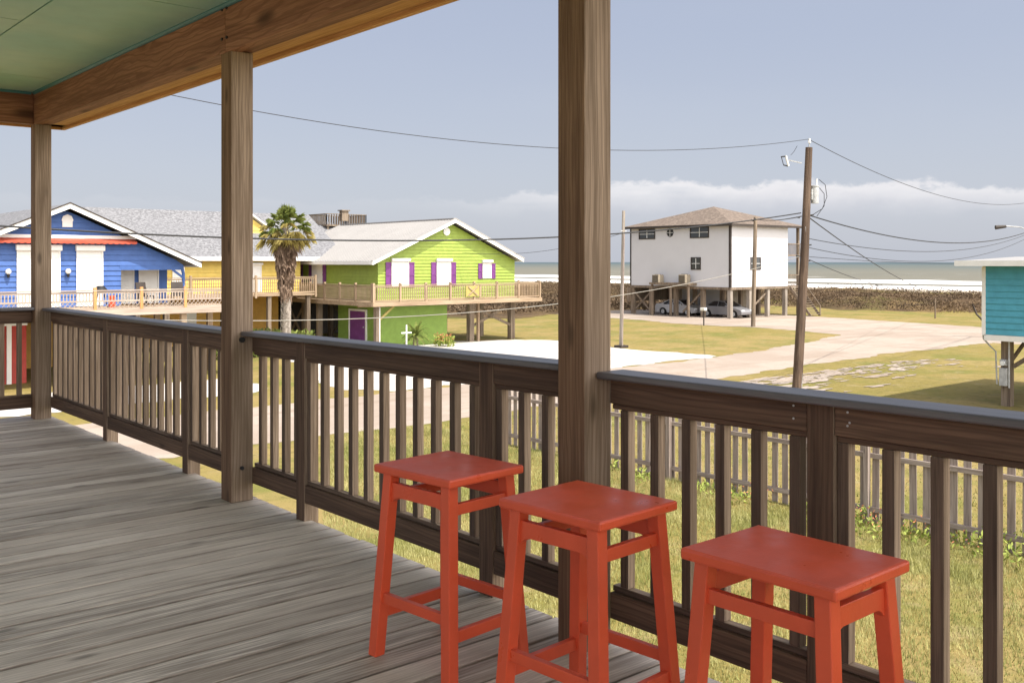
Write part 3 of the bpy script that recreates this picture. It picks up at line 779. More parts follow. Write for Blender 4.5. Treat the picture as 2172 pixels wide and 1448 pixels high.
# deck furniture
def chair(x, y, z, rz, lab, dark='dark'):
    t = thing('patio_chair', (0,0,0), lab, 'chair', 'dark patio chairs on the blue house deck')
    MB().box(-.25,.25,-.25,.25,.40,.45).build('seat', dark, t)
    mb = MB(); mb.add([(-.25,.22,.45),(.25,.22,.45),(.25,.34,1.0),(-.25,.34,1.0),(-.25,.26,.45),(.25,.26,.45),(.25,.38,1.0),(-.25,.38,1.0)], [(0,1,2,3),(7,6,5,4),(0,4,5,1),(3,2,6,7),(1,5,6,2),(0,3,7,4)]); mb.build('backrest', dark, t)
    for sx in (-.22,.22):
        for sy in (-.22,.22): MB().bar((sx,sy,0),(sx,sy,.40),.035,.035).build('leg', dark, t)
        MB().bar((sx,-.24,.62),(sx,.27,.62),.04,.03).build('armrest', dark, t)
    t.location = (x, y, z); t.rotation_euler = (0,0,R(rz)); return t
chair(15.35, 41.6, fl-.008, 20, 'dark patio chair on the blue house deck, farther from the corner post')
chair(16.75, 41.7, fl-.008, -15, 'dark patio chair by the corner post of the blue house porch')
g = thing('deck_grill', (0,0,0), 'small dark barbecue with a red canister on the blue house deck by the post', 'barbecue')
MB().tube([(0,0,.62),(0,0,.74)], .16, 12, .28).tube([(0,0,.74),(0,0,.90)], .28, 12, .12).build('bowl', 'black', g)
for a in (0, 2.1, 4.2): MB().bar((.12*math.cos(a),.12*math.sin(a),.64),(.28*math.cos(a),.28*math.sin(a),0),.03,.03).build('leg', 'black', g)
MB().tube([(.45,0,0),(.45,0,.5)], .14, 12).build('canister', 'red', g)
g.location = (13.3, 41.0, fl-.008)

# ---------------------------------------------------------------- yellow house
Yh = thing('yellow_house', (25, 58, GZ), 'yellow house with long speckled grey shingle roof between the blue and green houses', 'house')
ye = 54.0
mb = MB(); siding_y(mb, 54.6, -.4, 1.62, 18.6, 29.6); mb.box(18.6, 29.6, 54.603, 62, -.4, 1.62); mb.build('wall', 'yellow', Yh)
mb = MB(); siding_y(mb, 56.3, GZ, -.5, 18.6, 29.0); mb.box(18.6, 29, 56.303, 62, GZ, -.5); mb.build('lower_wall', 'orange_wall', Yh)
mb = MB()
mb.prism([(ye, 1.62), (59, 4.45), (59, 4.58), (ye, 1.74)], 0, 17.6, 32.6); mb.prism([(59.0005, 4.45), (64, 1.62), (64, 1.74), (59.0005, 4.58)], 0, 17.6, 32.6)
ro = mb.build('roof', 'shingle_grey', Yh)
MB().box(17.6, 32.6, ye-.06, ye-.004, 1.50, 1.74).build('fascia', 'white', ro)
mb = MB(); mb.prism([(ye, 1.50), (59, 4.33), (59, 4.60), (ye, 1.76)], 0, 17.53, 17.597); mb.build('fascia', 'white', ro)
mb = MB(); mb.prism([(54.7,1.6),(63.3,1.6),(59,4.2)], 0, 17.9, 18.1); mb.build('wall', 'yellow', Yh)
# dormer
dx0, dx1, dz = 26.0, 28.3, 2.9
mb = MB(); siding_y(mb, 56.6, dz-.1, 3.55, dx0+.15, dx1-.15); mb.prism([(dx0+.15,2.6),(dx1-.15,2.6),(dx1-.15,3.6),((dx0+dx1)/2,4.25),(dx0+.15,3.6)], 1, 56.605, 60); mb.build('dormer', 'yellow', Yh)
mb = MB(); mid = (dx0+dx1)/2
mb.prism([(dx0-.1,3.55),(mid,4.38),(mid,4.48),(dx0-.1,3.65)], 1, 56.35, 60); mb.prism([(mid+.001,4.38),(dx1+.1,3.55),(dx1+.1,3.65),(mid+.001,4.48)], 1, 56.35, 60); mb.build('dormer_roof', 'white', Yh)
for x0, x1 in ((19.9, 20.8), (21.6, 22.3), (26.0, 27.0)): rollup_y(Yh, x0, x1, .1 if x1 < 26 else -.35, 1.4, 54.58, .15)
MB().box(18.6, 29.3, 52.0, 54.55, -.52, -.42).build('deck', 'deck_far_x', Yh)
railing_far(Yh, 'deck_railing', (17.8, 52.0), (29.2, 52.0), -.40, .58, 'deck_far_z', 'deck_far_x', step=.13)
for x in (18.8, 21.3, 23.8, 26.3, 28.8): pile(Yh, x, 52.2, -.52, .22)
for x0, x1, mt in ((19.2, 20.2, 'blue_dark'), (22.8, 23.7, 'white'), (25.2,26.2,'dark')): MB().box(x0, x1, 56.2, 56.27, GZ, -1.3).build('lower_door', mt, Yh)

# ---------------------------------------------------------------- green house
Gh = thing('green_house', (36, 53, GZ), 'lime green beach house with purple shutters, white trimmed gable and wrap-around deck on stilts', 'house')
gy, gx0, gx1, gf = 47.7, 30.75, 41.0, -.78; gr, gz, gs = 35.9, 3.93, .435
mb = MB(); siding_y(mb, gy, gf, 1.55, gx0, gx1, .16)
siding_y(mb, gy, 1.55, gz-.22, lambda z: gr-min(5.13, (gz-.18-z)/gs), lambda z: gr+min(5.1, (gz-.18-z)/gs), .16)
siding_x(mb, gx0, gf, 1.55, gy, 60.0, .16)
mb.box(gx0+.003, gx1, gy+.003, 60, gf, 1.55); mb.prism([(gx0+.1,1.55),(gx1-.1,1.55),(gr,gz-.24)], 1, gy+.003, 60)
mb.build('wall', 'green', Gh)
ro = roof_pair(Gh, gr, gz, 30.1, gz-5.8*gs, 41.3, gz-5.4*gs, 47.15, 60.4, 'roof_metal', .07, 'white', .22, 'roof_metal')
mb = MB()
for i in range(44):
    y = 47.35+i*.30; a = Vector((gr, y, gz+.085)); e = Vector((30.12, y, gz-5.78*gs+.085)); mb.bar(a, e, .05, .03); e2 = Vector((41.28, y, gz-5.38*gs+.085)); mb.bar(a, e2, .05, .03)
mb.build('roof_rib', 'roof_metal', ro)
MB().bar((gr,47.2,gz+.10),(gr,60.3,gz+.10),.22,.05).build('ridge_cap', 'roof_metal', ro)
for x0, x1, z0, z1 in ((31.65, 32.85, -.02, 1.50), (34.85, 35.90, .0, 1.50), (38.35, 39.05, .42, 1.42)):
    rollup_y(Gh, x0, x1, z0, z1+.14, gy-.02, .17)
    w_ = .36 if x0 < 38 else .30
    louvre_y(Gh, x0-w_-.03, x0-.03, z0-.02, z1-.08, gy-.02); louvre_y(Gh, x1+.03, x1+w_+.03, z0-.02, z1-.08, gy-.02)
mb = MB(); mb.tube([(gr-.3,gy-.03,3.25),(gr-.3,gy-.08,3.25)], .24, 16); o = mb.build('vent', 'white', Gh)
MB().tube([(gr-.3,gy-.081,3.25),(gr-.3,gy-.10,3.25)], .15, 16).build('vent_louvre', 'shutter', o)
for ya, yb in ((53.8, 55.1), (56.7, 57.7)):
    rollup_x(Gh, ya, yb, 0.02, 1.38, gx0-.02, .12); louvre_x(Gh, ya-.42, ya-.03, 0, 1.32, gx0-.02, 'purple'); louvre_x(Gh, yb+.03, yb+.42, 0, 1.32, gx0-.02, 'purple')
mb = MB()
for i in range(10): mb.box(29.5, 41.9, 46.2+i*.15, 46.2+i*.15+.144, gf-.05, gf-.01)
for i in range(8): mb.box(29.5+i*.15, 29.5+i*.15+.144, 47.72, 60.2, gf-.05, gf-.01)
mb.box(41.05, 41.9, 47.72, 52, gf-.05, gf-.01)
mb.build('deck', 'deck_far_x', Gh)
mb = MB(); mb.box(29.45, 41.95, 46.12, 46.19, gf-.25, gf-.012); mb.box(29.43, 29.49, 46.2, 60.2, gf-.25, gf-.012); mb.box(41.91, 41.97, 46.2, 52, gf-.25, gf-.012)
mb.box(29.6, 41.8, 47.9, 48.0, gf-.35, gf-.06); mb.build('rim_joist', 'deck_far_x', Gh)
railing_far(Gh, 'deck_railing', (29.55, 46.25), (41.85, 46.25), gf, .16, 'deck_far_z', 'deck_far_x', step=.13, post_w=.12)
railing_far(Gh, 'deck_railing', (29.55, 46.4), (29.55, 60.1), gf, .16, 'deck_far_z', 'deck_far_y', step=.13, post_w=.12)
railing_far(Gh, 'deck_railing', (41.85, 46.4), (41.85, 52), gf, .16, 'deck_far_z', 'deck_far_y', step=.13, post_w=.12)
# decorative X panel in the railing
o = MB(); o.box(35.9, 36.9, 46.14, 46.17, -.60, .02); o.build('sign_panel', 'frond_dry', Gh)
mb = MB(); mb.bar((36.05,46.11,-.56),(36.75,46.11,-.02),.03,.06); mb.bar((36.05,46.10,-.02),(36.75,46.10,-.56),.03,.06); mb.box(36.9,36.98,46.10,46.17,-.66,.06); mb.build('cross_brace', 'deck_far_x', Gh)
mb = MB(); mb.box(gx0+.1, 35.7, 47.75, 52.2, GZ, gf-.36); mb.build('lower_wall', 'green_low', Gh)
# purple side door
mb = MB(); mb.box(gx0+.03, gx0+.095, 48.95, 49.08, GZ, -1.32); mb.box(gx0+.03, gx0+.095, 50.78, 50.90, GZ, -1.32); mb.box(gx0+.03, gx0+.095, 49.08, 50.78, -1.44, -1.32); o = mb.build('door', 'white', Gh)
MB().box(gx0+.055, gx0+.095, 49.082, 50.778, GZ, -1.442).build('door_panel', 'purple', o)
MB().tube([(gx0+.04,49.25,-2.35),(gx0+.0,49.25,-2.35)], .04, 8).build('handle', 'grey_metal', o)
MB().tube([(30.1,46.5,GZ),(30.1,46.5,gf-.3)], .05, 8).build('drainpipe', 'shutter', Gh)
for (x, y) in ((37.6, 47.9), (40.9, 47.9), (37.6, 51), (40.9, 51), (30.0, 46.6), (29.8, 52.6), (29.8, 54.4), (29.8, 56.6), (29.8, 59.8), (33,53.6), (33,56.8), (33,59.8), (36,53.6), (36,56.8), (40.9,55), (37.6,55)):
    pile(Gh, x, y, gf-.06, .34 if (x > 37 and y < 48) else .28)
pile(Gh, 38.05, 47.7, gf-.26, .16, 'deck_far_z')
xbrace(Gh, (37.75, 47.9), (40.75, 47.9), GZ+.9, gf-.55)
xbrace(Gh, (29.8, 54.5), (29.8, 56.5), GZ+.3, gf-.2); xbrace(Gh, (33, 53.7), (33, 56.7), GZ+.3, gf-.2)
MB().bar((30.2,46.6,-1.75),(31.2,46.6,gf-.2),.08,.12).build('brace', 'frond_dry', Gh)
MB().box(30.8, 36, 59.8, 60.0, GZ, -.9).build('lower_wall', 'dark', Gh)

# ---------------------------------------------------------------- house with rooftop lookout
K = thing('grey_roofed_house', (38.5, 67, GZ), 'grey shingle roof with a dark wooden lookout deck on top, behind the green house', 'house')
MB().box(34, 43.5, 62.2, 72, GZ, 2.0).build('wall', 'shutter', K)
mb = MB(); c4 = [(33.2,61.4,2.0),(44.2,61.4,2.0),(44.2,72.8,2.0),(33.2,72.8,2.0)]; mb.add(c4+[(37.8,66.0,4.55),(37.8,68.4,4.55)], [(0,1,4),(1,2,5,4),(2,3,5),(3,0,4,5),(3,2,1,0)]); mb.build('roof', 'shingle_grey', K)
mb = MB(); mb.box(37.2, 40.6, 64.6, 67.6, 4.10, 4.22); o = mb.build('lookout', 'stilt', K)
mb = MB()
for (a, b_) in (((37.2,64.6),(40.6,64.6)), ((37.2,64.6),(37.2,67.6)), ((40.6,64.6),(40.6,67.6)), ((37.2,67.6),(40.6,67.6))):
    a = Vector((*a,0)); b_ = Vector((*b_,0)); n = 16
    for i in range(n+1): q = a+(b_-a)*i/n; mb.bar(q+Vector((0,0,4.22)), q+Vector((0,0,4.98)), .10, .03)
    mb.bar(a+Vector((0,0,5.0)), b_+Vector((0,0,5.0)), .14, .05)
mb.build('lookout_railing', 'stilt', o)
mb = MB(); mb.box(38.4, 38.95, 64.4, 64.8, 4.5, 5.25); mb.box(38.3,39.05,64.3,64.9,5.25,5.32); mb.build('lookout_box', 'stilt', o)
for (x, y) in ((37.4,64.8),(40.4,64.8),(37.4,67.4),(40.4,67.4)): MB().bar((x,y,3.4),(x,y,4.1),.14,.14).build('lookout_post', 'stilt', o)

# ---------------------------------------------------------------- white house
W = thing('white_house', (74, 58, GZ), 'two storey white box house with brown hip roof standing on tall stilts above parked cars', 'house')
wx0, wx1, wy0, wy1, wz0, wz1 = 69.5, 78.0, 52.4, 64.0, -.75, 4.60
MB().box(wx0, wx1, wy0, wy1, wz0, wz1).build('wall', 'white_wall', W)
mb = MB(); e = .5; zb = 4.62
c4 = [(wx0-e,wy0-e,zb),(wx1+2.1,wy0-e,zb),(wx1+2.1,wy1+e,zb),(wx0-e,wy1+e,zb)]; ap = [(73.6,57.4,6.55),(74.6,58.6,6.55)]
mb.add(c4+[(x,y,z+.10) for x,y,z in c4]+ap, [(3,2,1,0),(0,1,5,4),(1,2,6,5),(2,3,7,6),(3,0,4,7),(4,5,8),(5,6,9,8),(6,7,9),(7,4,8,9)]); ro = mb.build('roof', 'shingle_brown', W)
mb = MB(); 
mb.box(wx0-e-.05, wx1+2.15, wy0-e-.05, wy0-e-.003, zb-.10, zb+.09); mb.box(wx0-e-.05, wx0-e-.003, wy0-e, wy1+e, zb-.10, zb+.09); mb.build('fascia', 'dark', ro)
mb = MB(); mb.box(wx0-.06, wx0+.10, wy0-.06, wy0-.003, wz0, wz1-.01); mb.box(wx0-.06, wx0-.003, wy0-.002, wy0+.14, wz0, wz1-.01); mb.build('corner_trim', 'dark', W); MB().box(wx0-.06,wx0-.003,wy1-.12,wy1,wz0,wz1-.01).build('corner_trim', 'dark', W)
mb = MB(); mb.box(wx0-.05, wx1, wy0-.05, wy1, wz0-.22, wz0-.01); mb.build('floor_beam', 'stilt', W)
window_x(W, 60.9, 62.9, 3.55, 4.50, wx0-.01); window_x(W, 54.7, 56.8, 3.55, 4.55, wx0-.01)
window_x(W, 55.6, 56.7, .75, 1.85, wx0-.01)
mb = MB(); mb.tube([(wx0-.01,59.1,4.1),(wx0-.05,59.1,4.1)], .40, 8); o = mb.build('round_window', 'black', W)
mb = MB(); mb.box(wx0-.07,wx0-.051,58.75,59.45,4.08,4.12); mb.box(wx0-.07,wx0-.051,59.08,59.12,3.75,4.45); mb.build('glazing_bar', 'white', o)
window_y(W, 72.3, 73.8, .75, 1.85, wy0-.01, 'dark')
# stilts and walls below
for x in (69.7, 72.4, 75.1, 77.8):
    for y in (52.6, 55.5, 58.6, 61.5, 63.8): pile(W, x, y, wz0-.22, .34, 'pole_grey' if y < 53 else 'stilt')
for x in (79.9,):
    for y in (52.6, 56, 60, 63.8): pile(W, x, y, 4.6, .22, 'stilt')
xbrace(W, (69.7,61.6), (69.7,63.7), GZ+.4, wz0-.5)
MB().bar((72.4,52.6,GZ+.6),(75.1,52.6,-1.2),.06,.16).build('brace','stilt',W); MB().bar((69.7,55.6,-1.2),(69.7,57.8,GZ+.4),.06,.16).build('brace','stilt',W)
MB().box(73.9, 74.1, 56.5, 61.4, GZ, wz0-.25).build('storage_wall', 'white_wall', W)
MB().box(74.3, 77.6, 56.3, 56.5, GZ, wz0-.25).build('storage_wall', 'ac', W)
MB().box(69.1, 77.8, 63.95, 64.1, GZ+1.2, wz0-.25).build('lattice_wall', 'stilt', W)
MB().box(78.03, 79.7, 54.2, 63.9, -.74, 4.58).build('enclosed_porch', 'stilt', W)
MB().box(78.5, 79.2, 54.12, 54.19, -.3, .5).build('panel', 'white', W)
window_y(W, 78.3, 79.5, 3.0, 4.3, 54.19, 'dark', False)
# side balconies on the far end and outside stair
mb = MB()
for zf in (-.75, 2.1): mb.box(78.02, 80.1, 52.4, 64, zf-.12, zf); mb.box(80.0,80.08,52.4,64,zf+.95,zf+1.03); mb.box(78.02,80.1,52.4,52.46,zf+.95,zf+1.03)
for zf in (-.75, 2.1):
    for i in range(14): mb.box(78.1+i*.145, 78.13+i*.145, 52.41, 52.44, zf, zf+.95)
mb.build('balcony', 'stilt', W)
mb = MB()
for i in range(13): mb.box(78.3, 79.8, 50.2-i*.0+i*.17-0, 50.42+i*.17, GZ+.15+i*.195, GZ+.20+i*.195)
mb.bar((78.3,50.2,GZ),(78.3,52.4,-.85),.06,.22); mb.bar((79.8,50.2,GZ),(79.8,52.4,-.85),.06,.22); mb.bar((79.8,50.2,GZ+.95),(79.8,52.4,.15),.05,.07); mb.bar((79.8,50.2,GZ),(79.8,50.2,GZ+1),.08,.08)
mb.build('stair', 'stilt', W)
# AC shelf
MB().box(68.3, 69.42, 56.0, 60.6, -.62, -.42).build('equipment_shelf', 'stilt', W)
for y in (56.2, 58.2, 60.4): MB().bar((68.5,y,GZ),(68.5,y,-.62),.18,.18).build('shelf_post','stilt',W)
for (y, h) in ((56.9,.75),(60.0,.70)):
    lab = 'beige air conditioner on the white house shelf, nearer its corner' if y < 58 else 'beige air conditioner at the far end of the white house shelf'
    t = thing('air_conditioner', (68.8, y, -.42), lab, 'air conditioner', 'air conditioners on the white house shelf')
    mb = MB(); mb.box(68.45,69.2,y-.38,y+.38,-.418,-.42+h); mb.build('casing','ac',t, .03)
    mb = MB()
    for i in range(9): mb.box(68.42,68.448,y-.34,y+.34,-.37+i*.07,-.345+i*.07)
    mb.build('grille','dark',t); MB().tube([(68.82,y,-.419+h),(68.82,y,-.38+h)],.3,14).build('fan_guard','dark',t)

# ---------------------------------------------------------------- cars
def car(x, y, paintm, lab):
    t = thing('parked_car', (x, y, GZ), lab, 'car', 'cars parked beneath the white house')
    # local: length along y, nose at -y; profile (y, z)
    prof = [(-2.32,.30),(-2.36,.52),(-2.25,.72),(-1.55,.90),(-1.15,.97),(-.35,1.40),(.10,1.455),(.75,1.44),(1.35,1.18),(1.65,1.06),(2.20,1.02),(2.34,.80),(2.32,.34)]
    low = [(1.85,.24),(1.78,.48),(1.60,.64),(1.38,.68),(1.16,.64),(.98,.48),(.90,.24),(-.98,.24),(-1.06,.48),(-1.24,.64),(-1.46,.68),(-1.68,.64),(-1.86,.48),(-1.94,.24)]
    mb = MB(); poly = prof+low; n = len(poly)
    def wid(z): return .90 if z < .95 else .90-(z-.95)*.42
    vs = [(x-wid(z), y+yy, GZ+z) for yy, z in poly]+[(x+wid(z), y+yy, GZ+z) for yy, z in poly]
    mb.add(vs, [tuple(range(n)), tuple(range(2*n-1,n-1,-1))]+[(i,(i+1)%n,(i+1)%n+n,i+n) for i in range(n)]); mb.build('body', paintm, t, .03)
    mb = MB()
    for s in (-1, 1):
        for pts in ([(-1.0,.985),(-.35,1.36),(.18,1.40),(.20,.985)], [(.27,.985),(.25,1.40),(.72,1.385),(1.25,1.13),(1.30,.985)]):
            vs = [(x+s*(wid(z)+.008), y+yy, GZ+z) for yy, z in pts]; mb.add(vs, [(0,1,2,3)] if len(pts) == 4 else [(0,1,2,3,4)])
    mb.add([(x-.74,y-1.12,GZ+.99),(x+.74,y-1.12,GZ+.99),(x+.66,y-.37,GZ+1.40),(x-.66,y-.37,GZ+1.40)], [(0,1,2,3)])
    mb.add([(x-.66,y+.80,GZ+1.43),(x+.66,y+.80,GZ+1.43),(x+.74,y+1.42,GZ+1.165),(x-.74,y+1.42,GZ+1.165)], [(0,1,2,3)])
    mb.build('window', 'car_glass', t)
    for s in (-1, 1):
        for yy in (-1.46, 1.38):
            wv = MB().tube([(x+s*.90,y+yy,GZ+.33),(x+s*.68,y+yy,GZ+.33)], .33, 20).build('wheel', 'tyre', t)
            r = MB().tube([(x+s*.895,y+yy,GZ+.33),(x+s*.912,y+yy,GZ+.33)], .20, 20)
            r.build('rim', 'grey_metal', wv)
        MB().box(x+s*.62-.2, x+s*.62+.2, y-2.34, y-2.22, GZ+.60, GZ+.72).build('headlight', 'headlight', t, .02)
        MB().box(x+s*.66-.16, x+s*.66+.16, y+2.27, y+2.35, GZ+.74, GZ+.92).build('tail_light', 'red', t, .02)
        MB().box(x+s*.99-.08, x+s*.99+.08, y-.85, y-.70, GZ+.95, GZ+1.08).build('mirror', paintm, t, .02)
    return t
car(71.3, 59.4, 'car_white', 'white sedan parked beneath the left side of the stilted white house')
car(71.6, 54.5, 'car_silver', 'silver grey sedan parked beneath the front corner of the stilted white house')

# ---------------------------------------------------------------- teal house
T = thing('teal_house', (37, 12, GZ), 'teal clapboard house on stilts with white trim, at the right edge', 'house')
tx, ty = 34.0, 15.15
mb = MB(); siding_x(mb, tx, -1.02, 1.28, 4.0, ty, .165); mb.box(tx+.003, 41.5, 4.0, ty-.003, -1.02, 1.35); mb.build('wall', 'teal', T)
mb = MB(); mb.box(tx-.04, tx-.024, ty-.10, ty+.03, -1.05, 1.27); mb.box(tx-.023, tx+.12, ty+.002, ty+.03, -1.05, 1.27); mb.build('corner_trim', 'white', T); MB().box(tx-.04,tx-.024,3.95,4.1,-1.05,1.27).build('corner_trim', 'white', T)
mb = MB(); mb.prism([(33.35,1.295),(42.2,1.295),(42.2,1.46),(38,1.62),(33.35,1.46)], 1, 3.4, 15.75); ro = mb.build('roof', 'roof_metal', T)
mb = MB(); mb.box(33.28, 33.345, 3.35, 15.8, 1.29, 1.475); mb.box(33.35, 42.2, 15.755, 15.8, 1.29, 1.455); mb.build('fascia', 'white', ro)
MB().box(33.96, 41.4, 4.05, ty-.05, -1.22, -1.03).build('floor_beam', 'white', T)
mb = MB(); mb.box(tx-.06, tx-.024, 12.05, 13.05, .05, 1.0); o = mb.build('window', 'white', T); MB().box(tx-.07, tx-.061, 12.15, 12.95, .15, .9).build('pane','glass',o)
for (x, y) in ((34.6, 14.6), (34.6, 11.0), (34.6, 7.5), (34.6,4.6), (38, 14.6), (38, 11), (38,7.5), (41,14.6), (41, 11), (41,7.5)): pile(T, x, y, -1.22, .30)
MB().bar((34.6,14.4,-2.1),(34.6,13.2,-1.25),.06,.14).build('brace','stilt',T); MB().bar((34.8,14.6,-2.0),(36.2,14.6,-1.25),.06,.14).build('brace','stilt',T)
mb = MB(); mb.box(34.25, 34.42, 14.48, 14.74, -2.75, -2.15); mb.box(34.25,34.42,14.50,14.72,-2.06,-1.86); o = mb.build('meter_box', 'grey_metal', T, .02)
MB().tube([(34.25,14.6,-1.98),(34.19,14.6,-1.98)], .08, 14).build('meter', 'headlight', o)
mb = MB(); mb.tube([(34.05,15.18,-1.0),(34.06,15.16,-1.18),(34.2,14.98,-1.45),(34.3,14.86,-1.6),(34.3,14.82,-2.7)], .028, 8); mb.tube([(34.3,14.42,-2.8),(34.3,14.42,-1.25)], .03, 8); mb.build('conduit', 'grey_metal', T)

# ================================================================== UTILITY POLES AND WIRES
def wire(a, b_, sag, r, lab, mat='wire', n=36, group='overhead wires'):
    a = Vector(a); b_ = Vector(b_); pts = []
    for i in range(n+1):
        u = i/n; p_ = a+(b_-a)*u; p_.z -= 4*sag*u*(1-u); pts.append(p_)
    o = MB().tube(pts, r, 5).build('power_line', mat); tag(o, lab, 'wire', group); return o
PX, PY = 28.86, 18.75
U = thing('utility_pole', (PX-.15, PY+.1, GZ), 'tall dark brown utility pole with a transformer, rising behind the railing', 'utility pole')
MB().tube([(PX-.22,PY+.19,GZ-.2),(PX,PY,1.5),(PX+.12,PY-.10,5.24)], .17, 16, .115).build('shaft', 'pole', U)
MB().tube([(PX+.14,PY-.10,5.2),(PX+.14,PY-.10,5.42)], .02, 8).build('pin', 'grey_metal', U)
o = MB(); 
for i in range(3): o.tube([(PX+.14,PY-.10,5.40+i*.05),(PX+.14,PY-.10,5.44+i*.05)], .055-.008*i, 10, .04-.006*i)
o.build('insulator', 'shutter', U)
tr = MB().tube([(PX+.29,PY-.21,3.38),(PX+.29,PY-.21,3.93)], .125, 16).build('transformer', 'grey_metal', U)
mb = MB().tube([(PX+.29,PY-.21,3.931),(PX+.29,PY-.21,3.97)], .14, 16); mb.build('lid', 'grey_metal', tr)
mb = MB().tube([(PX+.36,PY-.24,3.99),(PX+.36,PY-.24,4.20)], .03, 8, .02); mb.build('bushing', 'shutter', tr)
MB().box(PX+.10,PX+.26,PY-.22,PY-.10,3.5,3.85).build('bracket','grey_metal',tr)
# cutout fuse on its arm (towards the left)
MB().bar((PX-.05,PY+.06,4.72),(PX-.36,PY+.36,4.82),.035,.035).build('cutout_arm','grey_metal',U)
mb = MB(); mb.tube([(PX-.38,PY+.36,4.62),(PX-.44,PY+.42,4.97)], .035, 8); cu = mb.build('cutout', 'shutter', U)
mb = MB(); mb.tube([(PX-.39,PY+.37,4.62),(PX-.50,PY+.47,4.66)], .022, 8); mb.tube([(PX-.44,PY+.42,4.95),(PX-.56,PY+.53,4.93)], .022, 8); mb.tube([(PX-.50,PY+.47,4.66),(PX-.55,PY+.52,4.93)], .012, 8); mb.build('fuse', 'black', cu)
MB().tube([(PX-.14,PY+.18,5.30),(PX-.22,PY+.26,5.10),(PX-.28,PY+.34,4.99)], .008, 6).build('jumper_wire', 'wire', U)
mb = MB(); mb.tube([(PX+.43,PY-.28,4.18),(PX+.58,PY-.42,4.0),(PX+.62,PY-.46,3.6),(PX+.5,PY-.36,3.2),(PX+.25,PY-.16,3.0)], .012, 6); mb.tube([(PX+.42,PY-.3,3.9),(PX+.55,PY-.40,3.7),(PX+.55,PY-.4,3.3),(PX+.35,PY-.25,2.95)], .012, 6)
mb.build('jumper_wire', 'wire', U)
mb = MB()
for (z, s) in ((2.98, .16), (2.9, -.13), (1.98, .12), (1.62, -.14), (1.45,.1)):
    mb.tube([(PX+s*.76-.02,PY-s*.65+.01,z),(PX+s*1.5,PY-s*1.28,z+.02)], .022, 8)
mb.build('bracket', 'black', U)
MB().tube([(PX-.16,PY+.02,GZ),(PX-.13,PY-.02,-1),(PX-.06,PY-.09,2.6)], .022, 8).build('conduit', 'grey_metal', U)

def pole(x, y, top, r, lab, mat='pole_grey', lean=(0,0)):
    t = thing('utility_pole', (x, y, GZ), lab, 'utility pole')
    MB().tube([(x,y,GZ-.2),(x+lean[0],y+lean[1],top)], r, 14, r*.8).build('shaft', mat, t); return t
p1 = pole(41.45, 38.9, 4.35, .11, 'thin weathered grey pole at the edge of the white lot, left of the white house', 'pole_grey', (.12,-.1))
MB().bar((41.3,38.8,3.2),(41.8,38.8,3.2),.06,.06).build('crosspiece','grey_metal',p1)
MB().tube([(41.35,38.7,GZ),(41.43,38.65,3.0)], .04, 8).build('conduit','fence_z',p1)
MB().box(41.15,41.75,38.6,39.15,GZ,GZ+.14).build('footing','dark',p1)
p2 = pole(62.3, 44.9, 4.80, .17, 'grey wooden pole standing in front of the white house wall', 'stilt', (.15,-.12))
MB().tube([(62.45,44.8,4.5),(62.2,45.0,4.6)], .06, 8).build('insulator','black',p2)
C = thing('utility_pole', (65.4, 25.7, GZ), 'utility pole with a street lamp arm, mostly outside the right edge', 'utility pole')
MB().tube([(65.4,25.7,GZ-.2),(65.4,25.7,5.6)], .17, 14, .12).build('shaft', 'pole', C)
mb = MB(); mb.tube([(65.3,25.8,3.25),(64.6,26.5,3.62),(64.0,27.1,3.68)], .035, 8); mb.build('lamp_arm', 'grey_metal', C)
mb = MB(); mb.tube([(64.0,27.1,3.66),(63.55,27.55,3.60)], .09, 10, .14); mb.build('lamp_head', 'dark', C)

tagw = lambda a, b_, s, r, l, m='wire': wire(a, b_, s, r, l, m)
wire((PX+.14,PY-.1,5.52), (4.8,20.6,5.32), .95, .009, 'highest thin wire running left from the dark pole top across the sky')
wire((PX-.05,PY+.1,3.06), (1.0,20.6,2.35), .74, .020, 'thick black twisted cable sagging left past the green and blue houses')
wire((PX-.05,PY+.1,1.62), (1.0,20.6,.85), 1.10, .011, 'low pale cable crossing in front of the green house lower wall', 'wire_pale')
wire((PX+.14,PY-.1,5.50), (65.4,25.7,5.3), 1.0, .012, 'highest thin wire running right from the dark pole top')
wire((PX+.14,PY-.1,2.98), (65.4,25.7,3.6), .95, .023, 'thick black twisted cable sagging right from the dark pole')
wire((PX+.14,PY-.1,2.20), (65.4,25.7,3.5), .85, .013, 'upper of two thin cables sagging right below the twisted cable')
wire((PX+.14,PY-.1,1.90), (65.4,25.7,3.35), 1.05, .012, 'lower of two thin cables sagging right below the twisted cable')
wire((PX+.14,PY-.1,1.60), (72.0,24.0,2.2), .5, .010, 'nearly level thin wire just above the sea horizon at right')
wire((PX+.14,PY-.1,2.90), (87.9,43.2,-1.35), .5, .020, 'dark cable slanting down from the pole towards the beach scrub')
wire((PX+.14,PY-.1,1.50), (72.0,38.0,-.5), .3, .014, 'short dark wire dropping right from the pole across the sea')
wire((PX-.02,PY+.1,2.95), (62.4,44.9,4.72), .15, .020, 'black service wire from the dark pole to the pole before the white house')
wire((62.4,44.9,4.60), (41.55,38.8,3.1), .1, .016, 'wire between the pole before the white house and the thin grey pole')
tag(wire((41.55,38.8,3.1), (36.5,47.3,2.0), .5, .012, 'wire from the thin grey pole towards the green house gable'), group='overhead wires')

